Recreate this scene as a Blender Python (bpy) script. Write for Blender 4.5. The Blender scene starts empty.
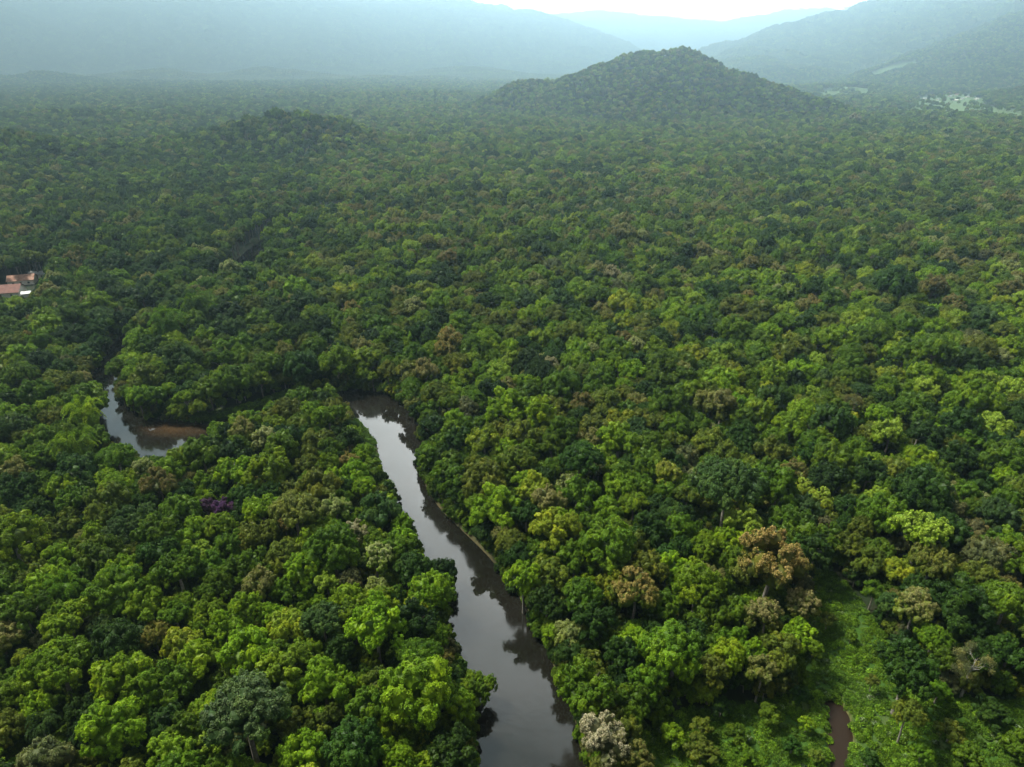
import bpy, math, random
import numpy as np
from mathutils import Vector, Matrix

SEED = 7
rng = np.random.default_rng(SEED)
random.seed(SEED)
scene = bpy.context.scene
col = scene.collection

# ------------------------------------------------------------------ camera
W, HH = 1024, 767
F = 683.0
CH = 130.0
PITCH = math.radians(25.5)
SP, CP = math.sin(PITCH), math.cos(PITCH)
camd = bpy.data.cameras.new('camera')
cam = bpy.data.objects.new('camera', camd)
col.objects.link(cam)
cam.location = (0, 0, CH)
cam.rotation_euler = (math.radians(90 - 25.5), 0, 0)
camd.sensor_width = 36
camd.lens = F / W * 36
camd.clip_start = 1.0
camd.clip_end = 60000
scene.camera = cam


def unproj(px, py, z=0.0):
    dx = (px - 512) / F
    dy = (py - 383.5) / F
    t = (CH - z) / (SP + dy * CP)
    return t * dx, t * (CP - dy * SP)


def proj(x, y, z):
    """world -> pixel x, pixel y, depth (arrays fine)"""
    d = y * CP + (CH - z) * SP
    u = (z - CH) * CP + y * SP
    d = np.maximum(d, 1e-3)
    return 512 + F * x / d, 383.5 - F * u / d, d


def at_y(px, Y, z=0.0):
    return (px - 512) / F * (Y * CP + (CH - z) * SP)


def in_poly(px, py, poly):
    px = np.asarray(px, float); py = np.asarray(py, float)
    res = np.zeros(px.shape, bool)
    n = len(poly)
    for i in range(n):
        x0, y0 = poly[i]; x1, y1 = poly[(i + 1) % n]
        c = ((y0 > py) != (y1 > py))
        with np.errstate(divide='ignore', invalid='ignore'):
            xi = (x1 - x0) * (py - y0) / (y1 - y0 + 1e-12) + x0
        res ^= c & (px < xi)
    return res


def seg_dist(px, py, pts, closed=False):
    px = np.asarray(px, float); py = np.asarray(py, float)
    best = np.full(px.shape, 1e9)
    n = len(pts)
    for i in range(n if closed else n - 1):
        ax, ay = pts[i]; bx, by = pts[(i + 1) % n]
        vx, vy = bx - ax, by - ay
        L = vx * vx + vy * vy + 1e-12
        t = np.clip(((px - ax) * vx + (py - ay) * vy) / L, 0, 1)
        d = np.hypot(px - ax - t * vx, py - ay - t * vy)
        best = np.minimum(best, d)
    return best


# ------------------------------------------------------------------ smooth noise
_nz = np.random.default_rng(99).random((256, 256))


def vnoise(x, y):
    x = np.asarray(x, float); y = np.asarray(y, float)
    xi = np.floor(x).astype(int); yi = np.floor(y).astype(int)
    fx = x - xi; fy = y - yi
    fx = fx * fx * (3 - 2 * fx); fy = fy * fy * (3 - 2 * fy)
    a = _nz[xi % 256, yi % 256]; b = _nz[(xi + 1) % 256, yi % 256]
    c = _nz[xi % 256, (yi + 1) % 256]; d = _nz[(xi + 1) % 256, (yi + 1) % 256]
    return (a * (1 - fx) + b * fx) * (1 - fy) + (c * (1 - fx) + d * fx) * fy


def fbm(x, y, o=4):
    s = 0; a = 0.5; t = 0
    for k in range(o):
        s = s + a * vnoise(x * 2 ** k + 17.3 * k, y * 2 ** k + 5.1 * k)
        t += a; a *= 0.5
    return s / t


# ------------------------------------------------------------------ the river
# left and right bank points, measured on the picture and laid on the water level
RIV_L = [(488, 1080), (486, 880), (480, 767), (474, 722), (455, 662), (444, 612), (424, 568), (411, 538), (394, 505), (384, 478), (379, 458),
         (375, 442), (362, 425), (340, 411), (322, 411), (292, 421), (262, 434), (215, 452), (160, 464), (122, 460), (96, 432), (88, 394), (97, 366),
         (112, 345), (140, 324), (182, 300), (222, 276), (240, 256), (262, 240), (310, 222), (380, 208)]
RIV_R = [(700, 1080), (622, 880), (587, 767), (576, 725), (556, 675), (534, 622), (510, 585), (488, 556), (462, 530), (440, 508), (427, 488), (421, 470),
         (423, 450), (420, 430), (408, 405), (385, 394), (350, 389), (300, 397), (250, 412), (205, 423), (168, 421), (142, 414), (124, 402), (120, 385), (122, 367),
         (134, 349), (162, 330), (196, 304), (236, 281), (266, 262), (278, 245), (320, 226), (388, 211)]


def smooth_line(pts, n=4):
    pts = np.array(pts, float)
    out = []
    for i in range(len(pts) - 1):
        p0 = pts[max(i - 1, 0)]; p1 = pts[i]; p2 = pts[i + 1]; p3 = pts[min(i + 2, len(pts) - 1)]
        for k in range(n):
            t = k / n
            out.append(.5 * ((2 * p1) + (-p0 + p2) * t + (2 * p0 - 5 * p1 + 4 * p2 - p3) * t * t + (-p0 + 3 * p1 - 3 * p2 + p3) * t ** 3))
    out.append(pts[-1])
    return np.array(out)


RIV_POLY = [tuple(p) for p in smooth_line([unproj(*p) for p in RIV_L], 3)] + [tuple(p) for p in smooth_line([unproj(*p) for p in RIV_R], 3)[::-1]]
_rx = [p[0] for p in RIV_POLY]; _ry = [p[1] for p in RIV_POLY]


def river_d(x, y):
    """signed distance to the banks: <0 in the water, metres from the bank otherwise"""
    x = np.asarray(x, float); y = np.asarray(y, float)
    best = np.full(x.shape, 1e9)
    m = (y < max(_ry) + 30) & (y > min(_ry) - 30) & (x > min(_rx) - 30) & (x < max(_rx) + 30)
    if not np.any(m):
        return best
    d = seg_dist(x[m], y[m], RIV_POLY, True)
    best[m] = np.where(in_poly(x[m], y[m], RIV_POLY), -d, d)
    return best


# a muddy pool in the clearing
POOL = [unproj(*p) for p in [(828, 704), (838, 704), (846, 718), (849, 738), (845, 760), (848, 800), (836, 800), (835, 765), (832, 738)]]


def pool_d(x, y):
    ins = in_poly(x, y, POOL)
    d = seg_dist(x, y, POOL, True)
    return np.where(ins, -d, d)


# parts of the water that the photograph shows open to the sky (picture coordinates)
OPEN = [
    [(816, 590), (846, 600), (876, 645), (900, 692), (915, 735), (915, 800), (790, 800), (796, 735), (812, 690), (816, 650)],
    [(645, 722), (700, 712), (745, 722), (790, 735), (790, 800), (655, 800)],
    [(930, 725), (1000, 712), (1060, 740), (1060, 800), (920, 800)],
    [(341, 396), (352, 405), (365, 425), (378, 440), (376, 457), (386, 474), (401, 497), (414, 522), (423, 545), (424, 556), (444, 560),
     (456, 574), (454, 600), (458, 640), (465, 664), (490, 668), (494, 700), (480, 714), (482, 800), (594, 800), (584, 760), (570, 722), (556, 688), (544, 655),
     (526, 622), (506, 590), (486, 560), (462, 535), (442, 512), (424, 492), (416, 476), (412, 460), (418, 444),
     (414, 424), (402, 410), (384, 402)],
    [(86, 372), (106, 366), (118, 378), (119, 393), (100, 396), (88, 386)],
    [(96, 417), (118, 428), (150, 424), (208, 424), (208, 436), (180, 447), (170, 459), (148, 461), (126, 455), (100, 436)],
    [(240, 247), (266, 240), (266, 256), (246, 268), (238, 266)],
    [(215, 414), (262, 401), (282, 397), (264, 411), (215, 423)],
    [(350, 418), (362, 416), (376, 440), (374, 460), (363, 442)],
    [(112, 340), (132, 332), (130, 346), (112, 362), (100, 362)],
]
HOUSE_OPEN = [[(-30, 276), (8, 268), (46, 266), (48, 276), (36, 287), (30, 299), (-30, 301)]]
GRASS_PX = [
    [(812, 560), (850, 590), (885, 640), (925, 690), (985, 706), (1080, 680), (1120, 860), (600, 860), (628, 742), (690, 712), (765, 706), (795, 680), (795, 630)],
    [(345, 420), (366, 418), (384, 446), (380, 470), (366, 452)],
    [(205, 418), (268, 402), (300, 388), (302, 396), (270, 412), (210, 424)],
]
GRASS = [[unproj(*p) for p in g] for g in GRASS_PX]
FIELD = [[(850, 116), (890, 110), (925, 107), (960, 103), (1040, 112), (1200, 118), (1200, 134), (1040, 127), (980, 119)],
         [(905, 108), (915, 99), (930, 95), (968, 94), (985, 103), (975, 110), (930, 112)],
         [(805, 97), (835, 93), (866, 94), (872, 98), (830, 101)]]
FIELDW = [[unproj(p[0], p[1], 3) for p in g] for g in FIELD]


def grass_in(x, y):
    r = np.zeros(np.shape(x), bool)
    for g in GRASS:
        r |= in_poly(x, y, g)
    return r


def field_in(x, y):
    r = np.zeros(np.shape(x), bool)
    for g in FIELDW:
        r |= in_poly(x, y, g)
    return r


# ------------------------------------------------------------------ relief
def gz(x, y, cx, cy, rx, ry, h, rot=0.0, p=2.0):
    c, s = math.cos(rot), math.sin(rot)
    u = ((x - cx) * c + (y - cy) * s) / rx
    v = (-(x - cx) * s + (y - cy) * c) / ry
    return h * np.exp(-(np.abs(u * u + v * v)) ** (p / 2))


def ridge(x, y, pts, width, back=1.6):
    """crest line as (x, y, z) points; slopes fall away linearly to the foot"""
    best = np.zeros(np.shape(x))
    for i in range(len(pts) - 1):
        ax, ay, az = pts[i]; bx, by, bz = pts[i + 1]
        vx, vy = bx - ax, by - ay
        t = np.clip(((x - ax) * vx + (y - ay) * vy) / (vx * vx + vy * vy), 0, 1)
        d = np.hypot(x - ax - t * vx, y - ay - t * vy)
        d = d * (0.72 + 0.62 * fbm(x / 520 + 3, y / 900 + 7, 3))
        z = az + (bz - az) * t
        q = np.clip(1 - d / (width * (0.35 + 0.65 * z / 300.0)), 0, 1)
        best = np.maximum(best, z * (q * q * (3 - 2 * q) * 0.45 + q * 0.55))
    return best


def crest(pts):
    """(px, py, Y) -> crest points"""
    out = []
    for px, py, Y in pts:
        dy = (py - 383.5) / F
        sl = (SP + dy * CP) / (CP - dy * SP)
        z = CH - sl * Y - 10
        out.append((at_y(px, Y, z), Y, max(z, 4)))
    return out


R_LEFT = crest([(-700, -30, 6400), (-200, -30, 6600), (0, -26, 7000), (110, -20, 7200), (220, -24, 7300), (330, -16, 7500), (420, -8, 7600), (480, 2, 7600), (530, 10, 7650), (575, 24, 7650),
                (612, 46, 7600), (650, 64, 7400)])
R_LEFT2 = crest([(-300, 10, 5600), (-120, -8, 5700), (0, 4, 5900), (45, 24, 5900), (90, 58, 5700)])
R_KNOB = crest([(110, 60, 5900), (160, 43, 5950), (205, 48, 5950), (300, 62, 5900)])
R_FAR = crest([(480, 22, 12000), (600, 10, 12200), (660, 17, 12200), (720, 22, 12200), (790, 10, 12300), (850, 8, 12300), (1000, 0, 12300)])
R_RIGHT = crest([(705, 60, 5500), (740, 55, 5450), (770, 46, 5450), (800, 32, 5500), (822, 17, 5550), (836, 11, 5550), (848, 15, 5550), (862, 13, 5550),
                 (895, 2, 5600), (960, -22, 5700), (1100, -60, 5800), (1400, -70, 6000)])
R_RIGHT2 = crest([(700, 66, 4300), (735, 58, 4250), (765, 57, 4200), (800, 63, 4100), (840, 76, 4000)])
R_SPUR = crest([(868, 84, 3300), (905, 73, 3350), (950, 54, 3450), (1000, 30, 3600), (1060, 0, 3800), (1200, -50, 4100)])
R_KNOLL = crest([(985, 101, 2300), (1010, 93, 2350), (1080, 80, 2400)])
R_HILL = crest([(500, 96, 1760), (524, 79, 1800), (548, 81, 1780), (575, 75, 1740), (600, 65, 1710), (628, 57, 1690), (652, 50, 1680), (680, 50, 1680), (703, 60, 1670),
                (740, 72, 1650), (782, 86, 1620), (822, 98, 1570), (850, 112, 1510)])


def hill_crest(x, y):
    best = np.zeros(np.shape(x))
    for i in range(len(R_HILL) - 1):
        ax, ay, az = R_HILL[i]; bx, by, bz = R_HILL[i + 1]
        vx, vy = bx - ax, by - ay
        t = np.clip(((x - ax) * vx + (y - ay) * vy) / (vx * vx + vy * vy), 0, 1)
        d = np.hypot(x - ax - t * vx, y - ay - t * vy)
        z = az + (bz - az) * t
        z = np.maximum(z - 8, 0)
        q = np.clip(1 - d / (62 + 1.45 * z), 0, 1)
        best = np.maximum(best, z * (q * q * (3 - 2 * q) * .75 + q * .25))
    return best * 1.0


def height(x, y):
    x = np.asarray(x, float); y = np.asarray(y, float)
    z = 2.2 * fbm(x / 90 + 40, y / 90 + 40, 3)
    r = np.hypot(x, y)
    far = np.clip((r - 500) / 500, 0, 1)
    z = z + far * 5 * fbm(x / 220 + 3, y / 220 + 9, 3)
    # the wooded hill in the middle distance
    h = hill_crest(x, y)
    h = h * (0.9 + 0.2 * fbm(x / 60, y / 60, 3))
    # low ridges on the left
    h = h + gz(x, y, at_y(315, 1010, 25), 1010, 105, 75, 34, 0.1) + gz(x, y, at_y(235, 990, 20), 990, 110, 80, 18)
    h = h + gz(x, y, at_y(-30, 880, 30), 880, 130, 100, 34)
    h = h + gz(x, y, at_y(60, 1450, 20), 1450, 200, 80, 16) + gz(x, y, at_y(420, 2300, 20), 2300, 320, 120, 14)
    for px_, Y_, rx_, h_ in ((30, 3900, 420, 70), (150, 4300, 300, 95), (270, 4600, 380, 80), (390, 4200, 330, 55), (470, 5000, 380, 90), (690, 3300, 260, 45), (-90, 4400, 400, 110), (840, 2900, 220, 35)):
        h = h + gz(x, y, at_y(px_, Y_, 20), Y_, rx_, rx_ * .6, h_) * (.1 + .8 * fbm(x / 300, y / 300, 3))
    z = z + h
    m = np.zeros(x.shape)
    nn = 0.80 + 0.4 * fbm(x / 420 + 11, y / 420 + 2, 4)
    gul = np.abs(fbm(x / 260 + 31, y / 330 + 12, 4) - 0.5) * 2
    for R, w in ((R_LEFT, 1050), (R_LEFT2, 700), (R_KNOB, 620), (R_FAR, 1700), (R_RIGHT, 1300), (R_RIGHT2, 700), (R_SPUR, 900), (R_KNOLL, 340)):
        mm = ridge(x, y, R, w)
        # keep the crest where it was measured, carve the flanks
        m = np.maximum(m, mm)
    mx = np.clip(m / 60, 0, 1)
    z = z + m * (1 + 0.0 * nn) - mx * gul * np.clip(m, 0, 260) * 0.42
    # river bed and pool
    rd = river_d(x, y)
    near = np.clip((rd + 2.5) / 4.2, 0, 1)
    near = near * near * (3 - 2 * near)
    z = np.where(rd < 1e8, (z + 0.5) * near - 2.4 * (1 - near), z)
    mpd = (np.abs(x - 95) < 80) & (y < 160)
    if np.any(mpd):
        pd = np.full(x.shape, 1e3); pd[mpd] = pool_d(x[mpd], y[mpd])
        k = np.clip((pd + 0.6) / 3.0, 0, 1); k = k * k * (3 - 2 * k)
        z = np.where(pd < 10, z * k - 0.9 * (1 - k), z)
    return z


# ------------------------------------------------------------------ node helpers
def new_mat(name):
    m = bpy.data.materials.new(name); m.use_nodes = True
    nt = m.node_tree; nt.nodes.clear()
    return m, nt


def nd(nt, t, **kw):
    n = nt.nodes.new(t)
    for k, v in kw.items():
        setattr(n, k, v)
    return n


def math_n(nt, op, a, b=None, c=None, clamp=False):
    n = nt.nodes.new('ShaderNodeMath'); n.operation = op; n.use_clamp = clamp
    for i, v in enumerate((a, b, c)):
        if v is None: continue
        if isinstance(v, (int, float)): n.inputs[i].default_value = v
        else: nt.links.new(v, n.inputs[i])
    return n.outputs[0]


def mixc(nt, fac, a, b, mode='MIX'):
    n = nt.nodes.new('ShaderNodeMix'); n.data_type = 'RGBA'; n.blend_type = mode; n.clamp_factor = True
    for s, v in ((n.inputs[0], fac), (n.inputs[6], a), (n.inputs[7], b)):
        if isinstance(v, (int, float)): s.default_value = v
        elif isinstance(v, tuple): s.default_value = (*v[:3], 1)
        else: nt.links.new(v, s)
    return n.outputs[2]


def maprange(nt, v, a, b, c=0.0, d=1.0):
    n = nt.nodes.new('ShaderNodeMapRange'); n.clamp = True
    nt.links.new(v, n.inputs[0])
    for i, q in enumerate((a, b, c, d)): n.inputs[i + 1].default_value = q
    return n.outputs[0]


def noise(nt, scale, detail=4, rough=0.55, vec=None, dim='3D'):
    n = nt.nodes.new('ShaderNodeTexNoise'); n.noise_dimensions = dim
    n.inputs['Scale'].default_value = scale; n.inputs['Detail'].default_value = detail; n.inputs['Roughness'].default_value = rough
    if vec is not None: nt.links.new(vec, n.inputs['Vector'])
    return n.outputs[0]


# ------------------------------------------------------------------ materials
def foliage_material():
    m, nt = new_mat('foliage')
    L = nt.links
    out = nd(nt, 'ShaderNodeOutputMaterial')
    t = nd(nt, 'ShaderNodeAttribute', attribute_type='INSTANCER', attribute_name='tint')
    b = nd(nt, 'ShaderNodeAttribute', attribute_type='INSTANCER', attribute_name='bloom')
    ba = nd(nt, 'ShaderNodeAttribute', attribute_type='INSTANCER', attribute_name='bloom_amount')
    lv = nd(nt, 'ShaderNodeAttribute', attribute_type='GEOMETRY', attribute_name='leaf_rand')
    cl = nd(nt, 'ShaderNodeAttribute', attribute_type='GEOMETRY', attribute_name='clump_rand')
    tp = nd(nt, 'ShaderNodeAttribute', attribute_type='GEOMETRY', attribute_name='tip')
    # leaf to leaf and bough to bough variation
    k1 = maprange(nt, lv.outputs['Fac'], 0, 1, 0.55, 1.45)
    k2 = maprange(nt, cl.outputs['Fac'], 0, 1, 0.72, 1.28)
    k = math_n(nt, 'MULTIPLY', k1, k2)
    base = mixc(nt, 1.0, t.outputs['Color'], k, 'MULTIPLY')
    warm = mixc(nt, 1.0, base, (1.45, 1.12, 0.8), 'MULTIPLY')
    wf = maprange(nt, cl.outputs['Fac'], 0.45, 1.0, 0, 0.8)
    base = mixc(nt, wf, base, warm)
    # flowers / young leaves at the ends of the boughs
    f = math_n(nt, 'MULTIPLY', maprange(nt, tp.outputs['Fac'], 0.25, 0.75), ba.outputs['Fac'])
    pick = math_n(nt, 'GREATER_THAN', lv.outputs['Fac'], 0.3)
    f = math_n(nt, 'MULTIPLY', f, maprange(nt, pick, 0, 1, 0.25, 1.0))
    bl = mixc(nt, 1.0, b.outputs['Color'], maprange(nt, lv.outputs['Fac'], 0, 1, 0.7, 1.25), 'MULTIPLY')
    colr = mixc(nt, f, base, bl)
    p = nd(nt, 'ShaderNodeBsdfPrincipled')
    L.new(colr, p.inputs['Base Color'])
    p.inputs['Roughness'].default_value = 0.5
    p.inputs['Specular IOR Level'].default_value = 0.12
    tr = nd(nt, 'ShaderNodeBsdfTranslucent')
    tc = mixc(nt, 1.0, colr, (1.3, 1.5, 0.5), 'MULTIPLY')
    L.new(tc, tr.inputs['Color'])
    mx = nd(nt, 'ShaderNodeMixShader'); mx.inputs[0].default_value = 0.28
    L.new(p.outputs[0], mx.inputs[1]); L.new(tr.outputs[0], mx.inputs[2])
    L.new(mx.outputs[0], out.inputs['Surface'])
    return m


def simple(name, c, rough=0.8, scale=None, c2=None, spec=0.3, bump=0.0, bscale=5):
    m, nt = new_mat(name)
    out = nd(nt, 'ShaderNodeOutputMaterial'); p = nd(nt, 'ShaderNodeBsdfPrincipled')
    nt.links.new(p.outputs[0], out.inputs['Surface'])
    p.inputs['Roughness'].default_value = rough; p.inputs['Specular IOR Level'].default_value = spec
    tc = nd(nt, 'ShaderNodeTexCoord')
    if scale:
        n = noise(nt, scale, 5, 0.6, tc.outputs['Object'])
        nt.links.new(mixc(nt, maprange(nt, n, 0.35, 0.65), c, c2), p.inputs['Base Color'])
    else:
        p.inputs['Base Color'].default_value = (*c, 1)
    if bump:
        b = nd(nt, 'ShaderNodeBump'); b.inputs['Strength'].default_value = bump
        nt.links.new(noise(nt, bscale, 5, 0.6, tc.outputs['Object']), b.inputs['Height'])
        nt.links.new(b.outputs[0], p.inputs['Normal'])
    return m


def ground_material():
    m, nt = new_mat('forest_soil')
    L = nt.links
    out = nd(nt, 'ShaderNodeOutputMaterial'); p = nd(nt, 'ShaderNodeBsdfPrincipled')
    L.new(p.outputs[0], out.inputs['Surface'])
    p.inputs['Roughness'].default_value = 0.9; p.inputs['Specular IOR Level'].default_value = 0.15
    g = nd(nt, 'ShaderNodeNewGeometry')
    gr = nd(nt, 'ShaderNodeAttribute', attribute_type='GEOMETRY', attribute_name='grassy')
    fl = nd(nt, 'ShaderNodeAttribute', attribute_type='GEOMETRY', attribute_name='field')
    md = nd(nt, 'ShaderNodeAttribute', attribute_type='GEOMETRY', attribute_name='mud')
    n1 = noise(nt, 0.12, 6, 0.6, g.outputs['Position'])
    n2 = noise(nt, 1.3, 5, 0.65, g.outputs['Position'])
    n3 = noise(nt, 0.02, 5, 0.6, g.outputs['Position'])
    soil = mixc(nt, maprange(nt, n1, 0.35, 0.65), (0.010, 0.022, 0.006), (0.016, 0.018, 0.008))
    grass = mixc(nt, maprange(nt, n2, 0.3, 0.7), (0.018, 0.048, 0.005), (0.036, 0.078, 0.008))
    grass = mixc(nt, maprange(nt, n1, 0.5, 0.7), grass, (0.05, 0.07, 0.02))
    fieldc = mixc(nt, maprange(nt, n3, 0.35, 0.65), (0.055, 0.100, 0.022), (0.075, 0.115, 0.034))
    mud = mixc(nt, maprange(nt, n2, 0.3, 0.7), (0.05, 0.035, 0.02), (0.13, 0.085, 0.045))
    c = mixc(nt, gr.outputs['Fac'], soil, grass)
    c = mixc(nt, fl.outputs['Fac'], c, fieldc)
    c = mixc(nt, md.outputs['Fac'], c, mud)
    L.new(c, p.inputs['Base Color'])
    b = nd(nt, 'ShaderNodeBump'); b.inputs['Strength'].default_value = 0.6; b.inputs['Distance'].default_value = 0.4
    L.new(n2, b.inputs['Height']); L.new(b.outputs[0], p.inputs['Normal'])
    return m


def water_material(name, c1, c2, rough=0.03, bump=0.02):
    m, nt = new_mat(name)
    L = nt.links
    out = nd(nt, 'ShaderNodeOutputMaterial'); p = nd(nt, 'ShaderNodeBsdfPrincipled')
    L.new(p.outputs[0], out.inputs['Surface'])
    g = nd(nt, 'ShaderNodeNewGeometry')
    n1 = noise(nt, 0.035, 4, 0.5, g.outputs['Position'])
    sh = nd(nt, 'ShaderNodeAttribute', attribute_type='GEOMETRY', attribute_name='shoal')
    c = mixc(nt, maprange(nt, n1, 0.35, 0.65), c1, c2)
    c = mixc(nt, sh.outputs['Fac'], c, (0.050, 0.030, 0.014))
    L.new(c, p.inputs['Base Color'])
    L.new(maprange(nt, noise(nt, 0.06, 5, 0.6, g.outputs['Position']), 0.42, 0.62, rough, rough + .10), p.inputs['Roughness'])
    p.inputs['IOR'].default_value = 1.4
    p.inputs['Specular IOR Level'].default_value = 0.95
    n2 = noise(nt, 0.5, 3, 0.5, g.outputs['Position'])
    b = nd(nt, 'ShaderNodeBump'); b.inputs['Strength'].default_value = bump; b.inputs['Distance'].default_value = 0.5
    L.new(n2, b.inputs['Height']); L.new(b.outputs[0], p.inputs['Normal'])
    return m


M_FOL = foliage_material()
M_BARK = simple('bark', (0.10, 0.085, 0.065), 0.85, 2.5, (0.22, 0.20, 0.17), 0.2, 0.4, 6)
M_PALE = simple('pale_bark', (0.22, 0.20, 0.17), 0.8, 1.5, (0.34, 0.32, 0.28), 0.2, 0.3, 6)
M_GROUND = ground_material()
M_WATER = water_material('river_water', (0.006, 0.006, 0.004), (0.010, 0.009, 0.007), 0.035, 0.03)
M_MUDW = water_material('muddy_water', (0.016, 0.010, 0.006), (0.024, 0.015, 0.009), 0.55, 0.05)
for _n in M_MUDW.node_tree.nodes:
    if _n.type == 'BSDF_PRINCIPLED': _n.inputs['Specular IOR Level'].default_value = 0.1


# ------------------------------------------------------------------ mesh builders
def mesh_from(name, verts, faces_flat, loops_per, mats, attrs=None, mat_idx=None, smooth=None):
    """verts (n,3); faces_flat int array of vertex indices; loops_per array of corner counts"""
    me = bpy.data.meshes.new(name)
    nv = len(verts); nl = len(faces_flat); nf = len(loops_per)
    me.vertices.add(nv); me.vertices.foreach_set('co', np.asarray(verts, np.float32).ravel())
    me.loops.add(nl); me.loops.foreach_set('vertex_index', np.asarray(faces_flat, np.int32))
    me.polygons.add(nf)
    st = np.concatenate([[0], np.cumsum(loops_per)[:-1]]).astype(np.int32)
    me.polygons.foreach_set('loop_start', st)
    try:
        me.polygons.foreach_set('loop_total', np.asarray(loops_per, np.int32))
    except Exception:
        pass
    if mat_idx is not None: me.polygons.foreach_set('material_index', np.asarray(mat_idx, np.int32))
    if smooth is not None: me.polygons.foreach_set('use_smooth', np.asarray(smooth, bool))
    for m in mats: me.materials.append(m)
    for k, v in (attrs or {}).items():
        a = me.attributes.new(k, 'FLOAT', 'POINT'); a.data.foreach_set('value', np.asarray(v, np.float32))
    me.update(calc_edges=True)
    return me


def ico(sub):
    import bmesh
    bm = bmesh.new(); bmesh.ops.create_icosphere(bm, subdivisions=sub, radius=1)
    v = np.array([q.co[:] for q in bm.verts]); f = np.array([[q.index for q in p.verts] for p in bm.faces])
    bm.free(); return v, f


ICO1, ICO2 = ico(1), ico(2)


def unit(v):
    return v / (np.linalg.norm(v, axis=-1, keepdims=True) + 1e-9)


class Part:
    def __init__(s):
        s.v = []; s.f = []; s.n = []; s.a = {'leaf_rand': [], 'clump_rand': [], 'tip': []}; s.mi = []; s.sm = []; s.c = 0

    def add(s, v, f, lr=0.5, cr=0.5, tip=0.0, mi=0, smooth=False):
        v = np.asarray(v); f = np.asarray(f)
        s.v.append(v); s.f.append((f + s.c).ravel()); s.n.append(np.full(len(f), f.shape[1])); s.c += len(v)
        for k, q in (('leaf_rand', lr), ('clump_rand', cr), ('tip', tip)):
            s.a[k].append(np.broadcast_to(np.asarray(q, float), (len(v),)).copy())
        s.mi.append(np.full(len(f), mi)); s.sm.append(np.full(len(f), smooth))

    def mesh(s, name, mats):
        return mesh_from(name, np.concatenate(s.v), np.concatenate(s.f), np.concatenate(s.n), mats,
                         {k: np.concatenate(q) for k, q in s.a.items()}, np.concatenate(s.mi), np.concatenate(s.sm))


def add_leaves(P, pos, nrm, size, r, lr, cr, tip, slim=0.62):
    """one pointed, slightly folded leaf spray per position"""
    n = len(pos)
    a = unit(np.cross(nrm, r.normal(size=(n, 3))))
    b = np.cross(nrm, a)
    L = (size * r.uniform(0.7, 1.3, n))[:, None]
    Wd = L * slim
    v = np.empty((n, 4, 3))
    v[:, 0] = pos - a * L * 0.5
    v[:, 1] = pos + b * Wd * 0.5 + nrm * L * 0.08
    v[:, 2] = pos + a * L * 0.5 - nrm * L * 0.10
    v[:, 3] = pos - b * Wd * 0.5 + nrm * L * 0.08
    f = np.arange(n * 4).reshape(n, 4)
    P.add(v.reshape(-1, 3), f, np.repeat(lr, 4), np.repeat(cr, 4), np.repeat(tip, 4), 0, False)


def tube(P, pts, rad, mi=0, seg=6, cap=True):
    pts = np.asarray(pts, float); k = len(pts)
    V = []
    for i in range(k):
        d = pts[min(i + 1, k - 1)] - pts[max(i - 1, 0)]; d = d / (np.linalg.norm(d) + 1e-9)
        u = np.cross(d, [0, 1, 0.13]); u /= np.linalg.norm(u) + 1e-9
        w = np.cross(d, u)
        for j in range(seg):
            a = 2 * math.pi * j / seg
            V.append(pts[i] + rad[i] * (math.cos(a) * u + math.sin(a) * w))
    Fq = []
    for i in range(k - 1):
        for j in range(seg):
            Fq.append([i * seg + j, i * seg + (j + 1) % seg, (i + 1) * seg + (j + 1) % seg, (i + 1) * seg + j])
    P.add(V, Fq, mi=mi, smooth=True)


TRUNK_H = 11.0      # height of the crown centre above the ground in a tree of scale 1


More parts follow.
